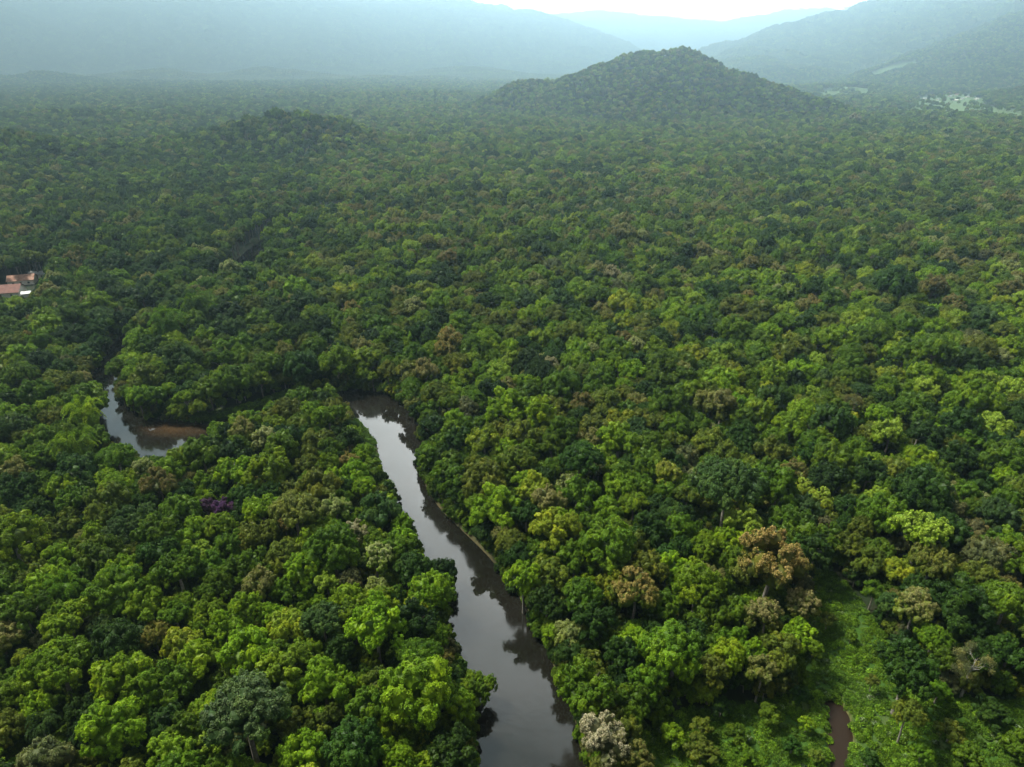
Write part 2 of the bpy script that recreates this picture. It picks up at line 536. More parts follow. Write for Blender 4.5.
def lobes_for(kind, r):
    """centres and radii of the boughs of a crown about 10 m across, centred on 0"""
    Ls = []
    if kind == 'round':
        n = 22; R = 5.0
        for i in range(n):
            t = (i + 0.5) / n; zc = 1 - 1.35 * t; ph = i * 2.39996 + r.uniform(-.35, .35)
            zc = np.clip(zc + r.uniform(-.1, .1), -0.35, 1); s = math.sqrt(1 - zc * zc)
            k = r.uniform(0.66, 0.82)
            Ls.append(((R * k * s * math.cos(ph), R * k * s * math.sin(ph), R * k * zc * 0.72), R * r.uniform(0.24, 0.36)))
    elif kind == 'lumpy':
        n = 15; R = 5.0
        for i in range(n):
            t = (i + 0.5) / n; zc = 1 - 1.2 * t; ph = i * 2.39996 + r.uniform(-.5, .5)
            s = math.sqrt(max(0, 1 - zc * zc)); k = r.uniform(0.6, 0.88)
            Ls.append(((R * k * s * math.cos(ph), R * k * s * math.sin(ph), R * k * zc * 0.85 + r.uniform(-.4, .5)), R * r.uniform(0.22, 0.38)))
    elif kind == 'ragged':
        n = 26; R = 5.4
        for i in range(n):
            t = (i + 0.5) / n; zc = 1 - 1.3 * t; ph = i * 2.39996 + r.uniform(-.6, .6)
            s = math.sqrt(max(0, 1 - zc * zc)); k = r.uniform(0.5, 0.95)
            Ls.append(((R * k * s * math.cos(ph) * r.uniform(.85, 1.1), R * k * s * math.sin(ph), R * k * zc * 0.75), R * r.uniform(0.16, 0.28)))
    elif kind == 'flat':
        R = 5.2
        for i in range(30):
            rr = math.sqrt((i + 0.5) / 30) * 0.86; ph = i * 2.39996 + r.uniform(-.3, .3)
            Ls.append(((R * rr * math.cos(ph), R * rr * math.sin(ph), 2.6 * (1 - rr * rr) + r.uniform(-.25, .25)), R * r.uniform(0.17, 0.25)))
    elif kind == 'tall':
        for i in range(20):
            t = (i + 0.5) / 20; zc = 1 - 2 * t; ph = i * 2.39996
            s = math.sqrt(1 - zc * zc) * r.uniform(.55, .8)
            Ls.append(((3.6 * s * math.cos(ph), 3.6 * s * math.sin(ph), 4.4 * zc * 0.75), r.uniform(1.1, 1.6)))
    elif kind == 'split':
        R = 5.0
        for q in range(4):
            a = q * 1.571 + r.uniform(-.5, .5); d = r.uniform(1.8, 3.0); cz = r.uniform(-.6, 1.4); rq = r.uniform(1.9, 2.7)
            for i in range(9):
                t = (i + 0.5) / 9; zc = 1 - 1.35 * t; ph = i * 2.39996 + r.uniform(-.4, .4); s = math.sqrt(max(0, 1 - zc * zc))
                Ls.append(((d * math.cos(a) + rq * .72 * s * math.cos(ph), d * math.sin(a) + rq * .72 * s * math.sin(ph), cz + rq * .7 * zc), rq * r.uniform(.32, .48)))
    return [(np.array(c, float), float(q)) for c, q in Ls]


def build_crown(kind, seed, nleaf=9000, size=0.36, core=True):
    r = np.random.default_rng(seed)
    P = Part()
    if kind in ('plume', 'palm'):
        # arching feathery stems
        ns = 46 if kind == 'plume' else 17
        for i in range(ns):
            ph = i * 2.39996 + r.uniform(-.2, .2)
            reach = r.uniform(2.2, 5.2) if kind == 'plume' else r.uniform(2.8, 3.6)
            up = r.uniform(1.6, 4.2) if kind == 'plume' else r.uniform(.6, 2.2)
            drop = r.uniform(1.0, 3.0) if kind == 'plume' else r.uniform(1.6, 2.6)
            k = nleaf // ns
            t = np.sort(r.uniform(0.18, 1, k))
            st = -2.0 if kind == 'plume' else 0.0
            cx = reach * t * math.cos(ph); cy = reach * t * math.sin(ph); cz = st + (up - st) * np.sin(t * 1.9) / 0.95 - drop * t ** 3
            wd = (0.55 if kind == 'plume' else 0.65) * np.sin(np.clip(t, 0, 1) * 2.6 + .25)
            side = r.choice([-1, 1], k) * wd * r.uniform(.2, 1, k)
            px = cx - math.sin(ph) * side; py = cy + math.cos(ph) * side
            pz = cz - np.abs(side) * .45 + r.uniform(-.15, .25, k) * (1 if kind == 'plume' else .2)
            pos = np.stack([px, py, pz], 1)
            nr = unit(np.stack([.35 * math.cos(ph) + r.normal(0, .3, k), .35 * math.sin(ph) + r.normal(0, .3, k), np.ones(k)], 1))
            cr = r.random()
            add_leaves(P, pos, nr, size * 1.15, r, r.random(k), np.full(k, cr), np.clip(t * .8, 0, 1), 0.35)
        if kind == 'plume':
            v, f = ICO2
            P.add(v * [2.6, 2.6, 2.2] + [0, 0, -.6], f, 0.3, 0.4, 0)
        return P
    Ls = lobes_for(kind, r)
    C = np.array([c for c, _ in Ls]); Rr = np.array([q for _, q in Ls])
    wgt = Rr ** 2; wgt = wgt / wgt.sum()
    crand = r.random(len(Ls))
    top = (C[:, 2] + Rr).max(); bot = (C[:, 2] - Rr).min()
    # tufts on every bough
    T = []; TL = []
    for i in range(len(Ls)):
        k = max(6, int(70 * wgt[i] * len(Ls) / 5))
        d = unit(r.normal(size=(k, 3)) + unit(C[i] + [0, 0, 1.2]) * 0.55)
        d[:, 2] = np.where(d[:, 2] < -0.45, -d[:, 2] * .5, d[:, 2])
        T.append(C[i] + d * Rr[i] * r.uniform(.80, 1.06, (k, 1))); TL += [i] * k
    T = np.concatenate(T); TL = np.array(TL)
    # drop tufts buried in a neighbouring bough
    dist = np.linalg.norm(T[:, None] - C[None], axis=2) / Rr[None]
    dist[np.arange(len(T)), TL] = 9
    keep = dist.min(1) > 0.78
    T, TL = T[keep], TL[keep]
    per = max(3, nleaf // len(T))
    idx = np.repeat(np.arange(len(T)), per)
    n = len(idx)
    tr = Rr[TL[idx]] * 0.30 * r.uniform(.75, 1.25, n)
    d = unit(r.normal(size=(n, 3)) + unit(T[idx] - C[TL[idx]]) * 0.9)
    pos = T[idx] + d * tr[:, None] * r.uniform(.55, 1.0, n)[:, None]
    out = unit(pos - C[TL[idx]])
    nr = unit(out * 0.75 + d * 0.5 + r.normal(size=(n, 3)) * 0.42 + [0, 0, .25])
    tip = np.clip((pos[:, 2] - bot) / (top - bot) * 1.1 - 0.15 + out[:, 2] * 0.25, 0, 1)
    add_leaves(P, pos, nr, size, r, r.random(n), np.clip(crand[TL[idx]] * .7 + .3 * r.random(len(T))[idx], 0, 1), tip)
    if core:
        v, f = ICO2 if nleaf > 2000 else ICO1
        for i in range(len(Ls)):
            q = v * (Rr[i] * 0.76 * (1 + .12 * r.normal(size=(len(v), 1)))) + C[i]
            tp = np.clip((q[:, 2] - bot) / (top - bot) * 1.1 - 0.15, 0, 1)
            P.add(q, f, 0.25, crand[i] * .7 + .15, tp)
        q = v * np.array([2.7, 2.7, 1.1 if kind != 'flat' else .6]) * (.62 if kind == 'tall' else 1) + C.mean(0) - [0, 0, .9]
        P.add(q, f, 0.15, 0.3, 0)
    return P


def trunk_pts(P, kind, seed, mi=0, down=-TRUNK_H - 1.0, pale=False):
    r = np.random.default_rng(seed + 5)
    b = r.uniform(-.5, .5, 2)
    th = .30 if kind != 'palm' else .17
    z1 = 0.2 if kind == 'palm' else -1.2
    pts = [(0, 0, down), (b[0] * .4, b[1] * .4, down * .72), (b[0], b[1], down * .4), (b[0] * .5, b[1] * .5, z1)]
    tube(P, pts, [th * 1.6, th * 1.1, th, th * .72], mi, 7)
    if kind in ('palm',): return
    top = np.array(pts[-1])
    for i in range(7):
        ph = i * 2.39996 + r.uniform(-.3, .3); L = r.uniform(2.2, 3.8)
        e = top + [L * math.cos(ph), L * math.sin(ph), r.uniform(1.0, 2.6)]
        m = top * .5 + e * .5 + [0, 0, -.3]
        tube(P, [top - [0, 0, r.uniform(0, 1.5)], m, e], [th * .5, th * .34, th * .14], mi, 5)


def sparse_crown(seed, P, Pb):
    """thin grey-green crown with pale forking limbs showing"""
    r = np.random.default_rng(seed)
    ends = []

    def fork(p, d, L, rad, lvl):
        e = p + d * L
        tube(Pb, [p, (p + e) / 2 + r.normal(0, .05 * L, 3), e], [rad, rad * .8, rad * .6], 0, 5)
        if lvl == 0: ends.append(e); return
        for q in range(r.integers(2, 4)):
            nd_ = unit(d + r.normal(0, .55, 3) + [0, 0, .15]); fork(e, nd_, L * r.uniform(.62, .85), rad * .55, lvl - 1)
    for q in range(4):
        fork(np.array([0, 0, -2.5 + .5 * q]), unit(np.array([math.cos(q * 1.7), math.sin(q * 1.7), .9])), 2.2, .11, 3)
    E = np.array(ends)
    n = 9000
    i = r.integers(0, len(E), n)
    keepE = r.random(len(E)) > .15
    i = i[keepE[i]]; n = len(i)
    pos = E[i] + r.normal(0, .42, (n, 3))
    add_leaves(P, pos, unit(r.normal(size=(n, 3)) + [0, 0, .8]), .3, r, r.random(n), r.random(len(E))[i], np.full(n, .7))


KINDS = ['round', 'round', 'round', 'round', 'lumpy', 'lumpy', 'lumpy', 'lumpy', 'ragged', 'ragged', 'ragged', 'split', 'split', 'split',
         'flat', 'flat', 'tall', 'tall', 'plume', 'plume', 'sparse', 'sparse', 'palm']
PROTO = []      # dicts: kind, crown mesh, trunk mesh
protos_col = bpy.data.collections.new('tree_sources')
protos_far = bpy.data.collections.new('far_tree_sources')


def join_parts(A, B, name, mats):
    P = Part()
    off = 0
    for q, m in ((A, 0), (B, 1)):
        P.v += q.v; P.f += [f + off for f in q.f]; P.n += q.n
        for k in P.a: P.a[k] += q.a[k]
        P.mi += [np.full(len(x), m) for x in q.mi]; P.sm += q.sm
        off += q.c
    return P.mesh(name, mats)


for i, k in enumerate(KINDS):
    B = Part()
    bark = M_PALE if k in ('sparse', 'palm') or i in (9, 12) else M_BARK
    if k == 'sparse':
        A = Part(); sparse_crown(300 + i, A, B)
        trunk_pts(B, k, i)
    else:
        nl = {'round': 16000, 'lumpy': 16000, 'ragged': 17000, 'split': 17000, 'flat': 17000, 'tall': 12000, 'plume': 9000, 'palm': 2400}[k]
        A = build_crown(k, 300 + i, nl, {'flat': .24, 'plume': .34, 'palm': .34}.get(k, .29))
        trunk_pts(B, k, i)
    cm = A.mesh('tree_crown_mesh', [M_FOL]); tm = B.mesh('tree_trunk_mesh', [bark])
    jm = join_parts(A, B, 'tree_mesh', [M_FOL, bark])
    o = bpy.data.objects.new('source_%02d' % i, jm); protos_col.objects.link(o)
    PROTO.append(dict(kind=k, crown=cm, trunk=tm))
KIDX = {}
for i, k in enumerate(KINDS): KIDX.setdefault(k, []).append(i)
# cheaper trees for the distance
FARK = ['round', 'round', 'lumpy', 'lumpy', 'ragged', 'split', 'flat', 'tall']
for i, k in enumerate(FARK):
    A = build_crown(k, 700 + i, 1500, 0.85)
    B = Part(); tube(B, [(0, 0, -12), (0.2, 0, -5), (0, 0, -1)], [.4, .3, .2], 0, 5)
    o = bpy.data.objects.new('far_source_%02d' % i, join_parts(A, B, 'far_tree_mesh', [M_FOL, M_BARK])); protos_far.objects.link(o)
# groves of treetops for the mountains (30 m across)
protos_grove = bpy.data.collections.new('grove_sources')
for i in range(5):
    r = np.random.default_rng(900 + i)
    P = Part()
    for q in range(26):
        a = q * 2.39996; d = 19 * math.sqrt((q + .5) / 26)
        c = np.array([d * math.cos(a), d * math.sin(a), r.uniform(-2.5, 2.5)]); rad = r.uniform(3.2, 5.4)
        v, f = ICO2 if q % 2 else ICO1
        P.add(v * rad * (1 + .17 * r.normal(size=(len(v), 1))) * [1, 1, .9] + c, f, r.random(), r.random(), r.uniform(0, .8))
        n = 40
        dd = unit(r.normal(size=(n, 3)) + [0, 0, .8])
        add_leaves(P, c + dd * rad * [1, 1, .9] * 1.02, dd, 1.7, r, r.random(n), np.full(n, r.random()), np.full(n, .6))
    o = bpy.data.objects.new('grove_source_%02d' % i, P.mesh('grove_mesh', [M_FOL])); protos_grove.objects.link(o)
# low herbs for clearings and banks
protos_herb = bpy.data.collections.new('herb_sources')
for i in range(4):
    r = np.random.default_rng(950 + i); P = Part()
    n = 170
    a = r.uniform(0, 6.28, n); d = np.sqrt(r.random(n)) * 0.8
    pos = np.stack([d * np.cos(a), d * np.sin(a), .55 * (1 - d * d) * r.uniform(.3, 1.1, n)], 1)
    add_leaves(P, pos, unit(r.normal(size=(n, 3)) * .5 + [0, 0, 1] + pos * [.5, .5, 0]), .34 if i < 3 else .5, r, r.random(n), r.random(n), pos[:, 2], .35 if i % 2 else .6)
    o = bpy.data.objects.new('herb_source_%02d' % i, P.mesh('herb_mesh', [M_FOL])); protos_herb.objects.link(o)

# ------------------------------------------------------------------ ground
def build_ground():
    rows = [0.5]
    r = 22.0
    while r < 13900: rows.append(r); r *= 1.0125 if r < 900 else 1.016
    rows.append(14200)
    az = np.concatenate([np.radians(np.arange(-180, -52, 4.0)), np.radians(np.arange(-52, 52, 0.22)), np.radians(np.arange(52, 180, 4.0))])
    R, A = np.meshgrid(np.array(rows), az, indexing='ij')
    X = R * np.sin(A); Y = R * np.cos(A)
    x, y = X.ravel(), Y.ravel()
    z = height(x, y)
    nr, na = R.shape
    i = np.arange(nr - 1)[:, None]; j = np.arange(na)[None, :]
    a = i * na + j; b = i * na + (j + 1) % na
    f = np.stack([a, b, b + na, a + na], 2).reshape(-1, 4)
    f = f[:, ::-1]
    rd = river_d(x, y)
    gi = grass_in(x, y) & (rd > -0.5)
    gra = np.where(gi, 1.0, 0.0)
    gra = np.maximum(gra, np.clip(1 - np.abs(rd - 2) / 3.0, 0, 1) * .7)
    fl = field_in(x, y).astype(float)
    pxx, pyy, dd = proj(x, y, z)
    fl = np.maximum(fl, (in_poly(pxx, pyy, [(868, 74), (890, 66), (914, 61), (918, 65), (896, 72), (874, 79)]) & (y > 2900) & (y < 6500)).astype(float) * .8)
    mud = np.clip(1 - np.abs(rd) / 1.4, 0, 1) * .6
    mp = (np.abs(x - 95) < 80) & (y < 160)
    pdv = np.full(x.shape, 50.0); pdv[mp] = pool_d(x[mp], y[mp])
    mud = np.maximum(mud, np.clip(1 - (pdv - .2) / 1.3, 0, 1))
    me = mesh_from('ground', np.stack([x, y, z], 1), f.ravel(), np.full(len(f), 4), [M_GROUND], {'grassy': gra, 'field': fl, 'mud': mud}, smooth=np.ones(len(f), bool))
    o = bpy.data.objects.new('ground', me); col.objects.link(o); o['kind'] = 'structure'
    return o


build_ground()


def build_river():
    st = 2.0
    gx = np.arange(min(_rx) - 12, max(_rx) + 12, st); gy = np.arange(min(_ry) - 12, max(_ry) + 12, st)
    GX, GY = np.meshgrid(gx, gy, indexing='ij')
    rd = river_d(GX.ravel(), GY.ravel()).reshape(GX.shape)
    c = (rd[:-1, :-1] < 7)
    i, j = np.nonzero(c); n2 = len(gy)
    Fc = np.stack([i * n2 + j, (i + 1) * n2 + j, (i + 1) * n2 + j + 1, i * n2 + j + 1], 1)
    used, inv = np.unique(Fc.ravel(), return_inverse=True)
    V = np.stack([GX.ravel()[used], GY.ravel()[used], np.zeros(len(used))], 1)
    px, py, _ = proj(V[:, 0], V[:, 1], V[:, 2])
    sh = np.clip(1.2 - np.hypot((px - 176) / 34, (py - 429) / 8), 0, 1) * (.4 + .9 * fbm(V[:, 0] / 7, V[:, 1] / 5, 3))
    me = mesh_from('river', V, inv, np.full(len(Fc), 4), [M_WATER], {'shoal': np.clip(sh, 0, .9)}, smooth=np.ones(len(Fc), bool))
    o = bpy.data.objects.new('river', me); col.objects.link(o); o['kind'] = 'structure'
    P = [unproj(*p) for p in [(820, 690), (860, 690), (875, 745), (862, 830), (822, 830), (815, 745)]]
    me = mesh_from('pond', np.array([(x, y, 0.05) for x, y in P]), np.arange(6)[::-1], [6], [M_MUDW], {'shoal': np.zeros(6)})
    o = bpy.data.objects.new('pond', me); col.objects.link(o); o['kind'] = 'structure'


build_river()

# ------------------------------------------------------------------ tree colours (real leaf colours)
TINT = dict(
    dark=(0.025, 0.060, 0.006), mid=(0.064, 0.121, 0.005), bright=(0.116, 0.194, 0.006), yellow=(0.165, 0.212, 0.013), olive=(0.088, 0.118, 0.012),
    blue=(0.040, 0.082, 0.018), grey=(0.090, 0.10, 0.038), deep=(0.016, 0.041, 0.005), brown=(0.070, 0.078, 0.020), purple=(0.050, 0.030, 0.040))
BLOOM = dict(tan=(0.24, 0.205, 0.085), orange=(0.25, 0.175, 0.055), cream=(0.32, 0.33, 0.15), lemon=(0.26, 0.34, 0.04), violet=(0.085, 0.03, 0.11), rust=(0.16, 0.115, 0.045), pale=(.32, .28, .18))

# hero trees seen on the photograph: px, py of the crown centre, width in px, kind, tint, bloom, bloom amount, short name, own label
HERO = [
    (605, 738, 52, 'lumpy', 'brown', 'pale', 1.0, 'the pale tan-flowered tree on the right river bank', 'pale tan-flowered tree on the right river bank, lowest beside the open water'),
    (440, 574, 36, 'round', 'deep', None, 0, 'the dark round tree jutting into the river', 'dark round tree jutting out into the river halfway along its left bank'),
    (477, 688, 36, 'round', 'mid', None, 0, 'the green tree leaning over the lower river', 'mid-green round tree leaning over the lower river from the left bank'),
    (770, 560, 66, 'lumpy', 'olive', 'orange', 1.0, 'the big orange-brown flowering tree', 'biggest orange-brown flowering tree, up the slope from the grassy clearing'),
    (803, 603, 32, 'round', 'olive', 'tan', 1.0, 'the pinkish-tan domed tree', 'pinkish-tan domed tree at the top of the grassy clearing'),
    (765, 614, 36, 'lumpy', 'olive', 'tan', .9, 'the tan tree below the orange-brown one', 'tan-topped tree directly below the biggest orange-brown flowering tree'),
    (634, 590, 46, 'lumpy', 'olive', 'orange', .9, 'the rusty-orange lumpy tree', 'rusty-orange lumpy tree between the river and the big orange-brown tree'),
    (728, 486, 72, 'flat', 'blue', None, 0, 'the broad blue-green umbrella tree', 'broad smooth blue-green umbrella-shaped tree, widest crown right of the river'),
    (743, 521, 38, 'lumpy', 'bright', 'lemon', .8, 'the lemon-green tree below the umbrella tree', 'lemon-green lumpy tree just below the broad blue-green umbrella tree'),
    (920, 530, 60, 'split', 'bright', 'lemon', .85, 'the widest yellow-green tree', 'widest yellow-green tree, high up the slope right of the clearing'),
    (899, 569, 28, 'round', 'yellow', None, 0, 'the small lime ball-shaped tree', 'small lime ball-shaped tree below the widest yellow-green tree'),
    (917, 607, 38, 'lumpy', 'olive', 'tan', .7, 'the brown-topped tree right of the clearing', 'brown-topped lumpy tree on the right edge of the grassy clearing'),
    (889, 433, 32, 'lumpy', 'bright', 'lemon', .8, 'the upper lemon-topped tree', 'lemon-topped tree standing alone above the widest yellow-green tree'),
    (920, 457, 30, 'round', 'bright', None, 0, 'the bright green rounded tree', 'bright green rounded tree a little right and below the upper lemon-topped tree'),
    (803, 490, 24, 'lumpy', 'yellow', 'lemon', .7, 'the left lemon twin tree', 'left of two small lemon-green trees side by side'),
    (822, 499, 24, 'lumpy', 'yellow', 'lemon', .7, 'the right lemon twin tree', 'right of two small lemon-green trees side by side'),
    (877, 497, 24, 'lumpy', 'bright', 'lemon', .8, 'the small lemon tree beside the dark dome', 'small lemon-green tree just left of a large dark dome'),
    (794, 473, 28, 'lumpy', 'olive', 'rust', .8, 'the rusty tree above the lemon twins', 'rust-tinged tree just above the two small lemon-green trees'),
    (922, 488, 54, 'round', 'dark', None, 0, 'the large dark dome', 'large dark green dome-shaped tree between two lemon-green ones'),
    (946, 486, 24, 'palm', 'grey', None, 0, 'the pale-stemmed palm', 'pale-stemmed palm rising beside the large dark dome'),
    (933, 560, 40, 'round', 'olive', 'rust', .35, 'the dull olive dome', 'dull olive dome-shaped tree under the widest yellow-green tree'),
    (1006, 602, 50, 'flat', 'mid', None, 0, 'the flat-topped green tree', 'flat-topped green tree close to the right edge of the photo'),
    (909, 667, 62, 'split', 'dark', None, 0, 'the big dark bushy tree in the clearing', 'big dark bushy tree standing inside the grassy clearing'),
    (909, 711, 30, 'round', 'olive', None, 0, 'the olive tree in the clearing', 'small olive tree below the big dark bushy tree in the clearing'),
    (975, 662, 34, 'sparse', 'grey', None, 0, 'the thin grey tree', 'thin grey half-bare tree at the clearing edge far right'),
    (568, 484, 26, 'lumpy', 'olive', 'cream', .6, 'the cream-tipped tree', 'cream-tipped olive tree uphill from the right river bank'),
    (550, 501, 34, 'lumpy', 'olive', 'tan', .8, 'the tan lumpy tree by the cream-tipped one', 'tan lumpy tree just below and left of the cream-tipped tree'),
    (608, 542, 56, 'round', 'mid', None, 0, 'the large smooth green dome', 'large smooth mid-green dome above the rusty-orange lumpy tree'),
    (649, 566, 36, 'round', 'olive', None, 0, 'the olive dome behind the rusty tree', 'olive dome-shaped tree close behind the rusty-orange lumpy tree'),
    (581, 460, 46, 'flat', 'dark', None, 0, 'the dark grey-green flat tree', 'dark grey-green flat-topped tree above the cream-tipped tree'),
    (586, 685, 64, 'split', 'mid', None, 0, 'the broad green bank tree', 'broad leafy green tree on the right bank above the pale tan-flowered one'),
    (584, 597, 40, 'round', 'mid', None, 0, 'the rounded bank tree', 'rounded green bank tree left of the rusty-orange lumpy tree'),
    (524, 577, 36, 'ragged', 'bright', None, 0, 'the bright bank tree', 'bright green ragged tree overhanging the right bank of the river'),
    (667, 474, 28, 'lumpy', 'yellow', 'orange', .4, 'the mustard tree', 'mustard-yellow tree left of the broad blue-green umbrella tree'),
    (672, 505, 26, 'palm', 'blue', None, 0, 'the bluish palm', 'small bluish palm left of the lemon-green tree and below the mustard one'),
    (712, 576, 26, 'round', 'olive', 'tan', .4, 'the small olive-tan tree', 'small olive-tan tree left of the biggest orange-brown tree'),
    (762, 669, 30, 'lumpy', 'olive', 'tan', .5, 'the small tan tree above the clearing', 'small tan-tinged tree on the upper left rim of the clearing'),
    (638, 758, 34, 'lumpy', 'olive', 'rust', .5, 'the olive tree at the bottom edge', 'olive tree cut by the bottom edge, right of the pale tan-flowered tree'),
    (295, 513, 52, 'flat', 'olive', 'tan', .25, 'the broad olive tree', 'broad dull olive tree, widest crown in the forest left of the river'),
    (336, 508, 30, 'lumpy', 'bright', 'cream', .7, 'the cream-green tree', 'cream-green tree touching the right side of the broad olive tree'),
    (357, 532, 26, 'lumpy', 'olive', 'pale', 1.0, 'the pale beige tree', 'pale beige flowering tree between the broad olive tree and the river'),
    (377, 558, 32, 'lumpy', 'bright', 'cream', .95, 'the pale yellow flowering tree', 'pale yellow flowering tree close to the left river bank'),
    (327, 583, 24, 'lumpy', 'bright', 'lemon', .9, 'the small yellow tree', 'small yellow tree below the pale beige flowering tree'),
    (375, 588, 24, 'lumpy', 'yellow', 'cream', .6, 'the small lemon tree under the pale yellow one', 'small lemon tree directly under the pale yellow flowering tree'),
    (259, 583, 34, 'lumpy', 'olive', 'tan', .65, 'the yellowish-tan tree', 'yellowish-tan tree in the left forest, left of the small yellow tree'),
    (350, 461, 20, 'lumpy', 'olive', 'orange', .9, 'the small orange tree', 'small pinkish-orange tree just behind the grassy spit in the river bend'),
    (264, 439, 28, 'lumpy', 'olive', 'cream', .9, 'the creamy tree by the bend', 'creamy flowering tree on the neck of land inside the river bend'),
    (242, 430, 26, 'lumpy', 'olive', 'tan', .8, 'the tan tree by the bend', 'tan flowering tree left of the creamy tree inside the river bend'),
    (375, 622, 56, 'ragged', 'bright', None, 0, 'the big bright ragged tree', 'big bright green ragged tree, brightest large crown left of the river'),
    (322, 620, 42, 'flat', 'blue', None, 0, 'the blue-green tree', 'dull blue-green tree left of the big bright ragged tree'),
    (272, 614, 26, 'ragged', 'bright', None, 0, 'the small bright ragged tree', 'small bright ragged tree left of the dull blue-green tree'),
    (282, 668, 50, 'ragged', 'bright', 'lemon', .2, 'the yellowish ragged tree', 'yellowish-green ragged tree between the two blue-green trees'),
    (245, 712, 84, 'flat', 'blue', 'pale', .12, 'the very large blue-green tree', 'very large hazy blue-green tree near the bottom edge, left forest'),
    (303, 752, 46, 'round', 'bright', None, 0, 'the round bright tree at the bottom edge', 'round bright green tree at the bottom edge, right of the very large blue-green one'),
    (225, 509, 24, 'lumpy', 'purple', 'violet', 1.0, 'the purple-flowering tree', 'purple-flowering tree, the more vivid of the two purple ones'),
    (206, 507, 20, 'lumpy', 'purple', 'violet', .5, 'the dusky purple tree', 'dusky purple tree touching the left side of the vivid purple one'),
    (158, 484, 34, 'lumpy', 'olive', 'rust', .8, 'the dull maroon-brown tree', 'dull maroon-brown tree below the pool of the upper river'),
    (144, 469, 24, 'lumpy', 'olive', 'cream', .7, 'the cream tree beside the pool', 'cream-topped tree at the near edge of the upper river pool'),
    (213, 521, 16, 'lumpy', 'yellow', 'lemon', .8, 'the tiny lemon tree', 'tiny lemon tree just below the purple-flowering tree'),
    (203, 551, 22, 'lumpy', 'bright', 'lemon', .8, 'the lemon tree below the purple one', 'lemon-topped tree straight down from the dusky purple tree'),
    (108, 479, 26, 'round', 'bright', None, 0, 'the bright green tree left of the pool', 'bright green tree left of the dull maroon-brown tree'),
    (122, 571, 36, 'round', 'bright', None, 0, 'the bright round-headed tree', 'bright round-headed tree, a clean ball in the left forest'),
    (176, 568, 54, 'split', 'mid', None, 0, 'the wide spreading green tree', 'wide spreading green tree right of the bright round-headed tree'),
    (68, 618, 50, 'split', 'bright', None, 0, 'the big bright tree by the left edge', 'big bright green tree near the left edge, below the round-headed tree'),
    (23, 612, 44, 'ragged', 'mid', None, 0, 'the ragged tree by the left edge', 'ragged green tree touching the big bright tree near the left edge'),
    (23, 657, 20, 'round', 'yellow', None, 0, 'the small lime ball by the left edge', 'small lime ball-shaped tree close to the left edge'),
    (8, 533, 22, 'lumpy', 'olive', 'tan', .7, 'the tan tree at the left edge', 'tan-topped tree cut by the left edge of the photo'),
    (172, 750, 40, 'ragged', 'bright', 'lemon', .25, 'the lime ragged tree', 'lime-green ragged tree at the bottom edge left of the very large blue-green one'),
    (450, 341, 28, 'lumpy', 'olive', 'orange', .9, 'the orange tree above the bend', 'orange-tan tree in the forest beyond the river bend, upper of a pair'),
    (444, 351, 22, 'lumpy', 'olive', 'orange', .8, 'the lower orange tree above the bend', 'orange-tan tree in the forest beyond the river bend, lower of a pair'),
    (425, 371, 26, 'lumpy', 'olive', 'tan', .9, 'the beige tree above the bend', 'beige tree just beyond the top of the river bend'),
    (550, 366, 20, 'lumpy', 'olive', 'pale', .9, 'the beige tree in the middle', 'small beige tree alone in mid-green forest right of the bend'),
    (448, 260, 22, 'lumpy', 'olive', 'rust', 1, None, 'small rust-brown tree far up the middle of the forest'),
    (612, 274, 18, 'lumpy', 'olive', 'pale', 1, None, 'pale tan tree in the upper middle of the forest plain'),
    (351, 309, 18, 'lumpy', 'olive', 'orange', 1, None, 'pale orange tree beyond the river bend towards the low ridge'),
    (622, 340, 22, 'lumpy', 'olive', 'rust', .9, None, 'brown-topped tree right of a yellow-green one in mid forest'),
    (836, 251, 17, 'round', 'yellow', 'lemon', .5, None, 'yellow-green ball-shaped tree standing out on the upper right plain'),
    (859, 236, 22, 'lumpy', 'yellow', 'lemon', .5, None, 'yellow-green tree up and right of the yellow-green ball'),
    (814, 281, 13, 'round', 'yellow', 'lemon', .6, None, 'little yellow-green tree down and left of the yellow-green ball'),
    (779, 310, 13, 'lumpy', 'yellow', 'lemon', .8, None, 'small lemon tree right of the half-bare pale trees'),
    (896, 281, 36, 'round', 'dark', None, 0, None, 'large dark dome on the right plain, left of a brown tree'),
    (934, 286, 26, 'lumpy', 'olive', 'rust', .8, None, 'rusty tree on the right plain beside the large dark dome'),
    (928, 389, 26, 'lumpy', 'bright', 'lemon', .9, 'the far lemon tree', 'lemon-yellow tree high on the right, brightest of its surroundings'),
    (811, 393, 16, 'lumpy', 'bright', 'lemon', .9, 'the smaller far lemon tree', 'smaller lemon-yellow tree left of a grey half-bare one'),
    (852, 404, 22, 'sparse', 'grey', None, 0, 'the grey half-bare tree', 'grey half-bare tree between two lemon-yellow ones'),
    (934, 349, 40, 'flat', 'mid', None, 0, None, 'broad flat green tree above the lemon-yellow tree on the right'),
    (735, 322, 20, 'sparse', 'grey', None, 0, None, 'half-bare tree with white stems in the right middle distance'),
    (384, 229, 20, 'lumpy', 'bright', 'lemon', .7, None, 'yellowish tree below the low ridge, left of centre'),
    (72, 440, 46, 'plume', 'bright', None, 0, 'the arching bamboo clump', 'pale green arching bamboo clump at the left side of the upper river pool'),
    (84, 408, 38, 'plume', 'bright', None, 0, 'the upper bamboo clump', 'arching bamboo clump left of the water, upper of the two by the pool'),
    (166, 318, 40, 'plume', 'mid', None, 0, None, 'feathery bamboo clump above the far left river reach'),
    (195, 300, 36, 'plume', 'mid', None, 0, None, 'feathery bamboo clump uphill right of the other far one'),
    (855, 119, 12, 'lumpy', 'grey', 'pale', 1, None, 'pale pinkish tree at the right foot of the wooded hill'),
]

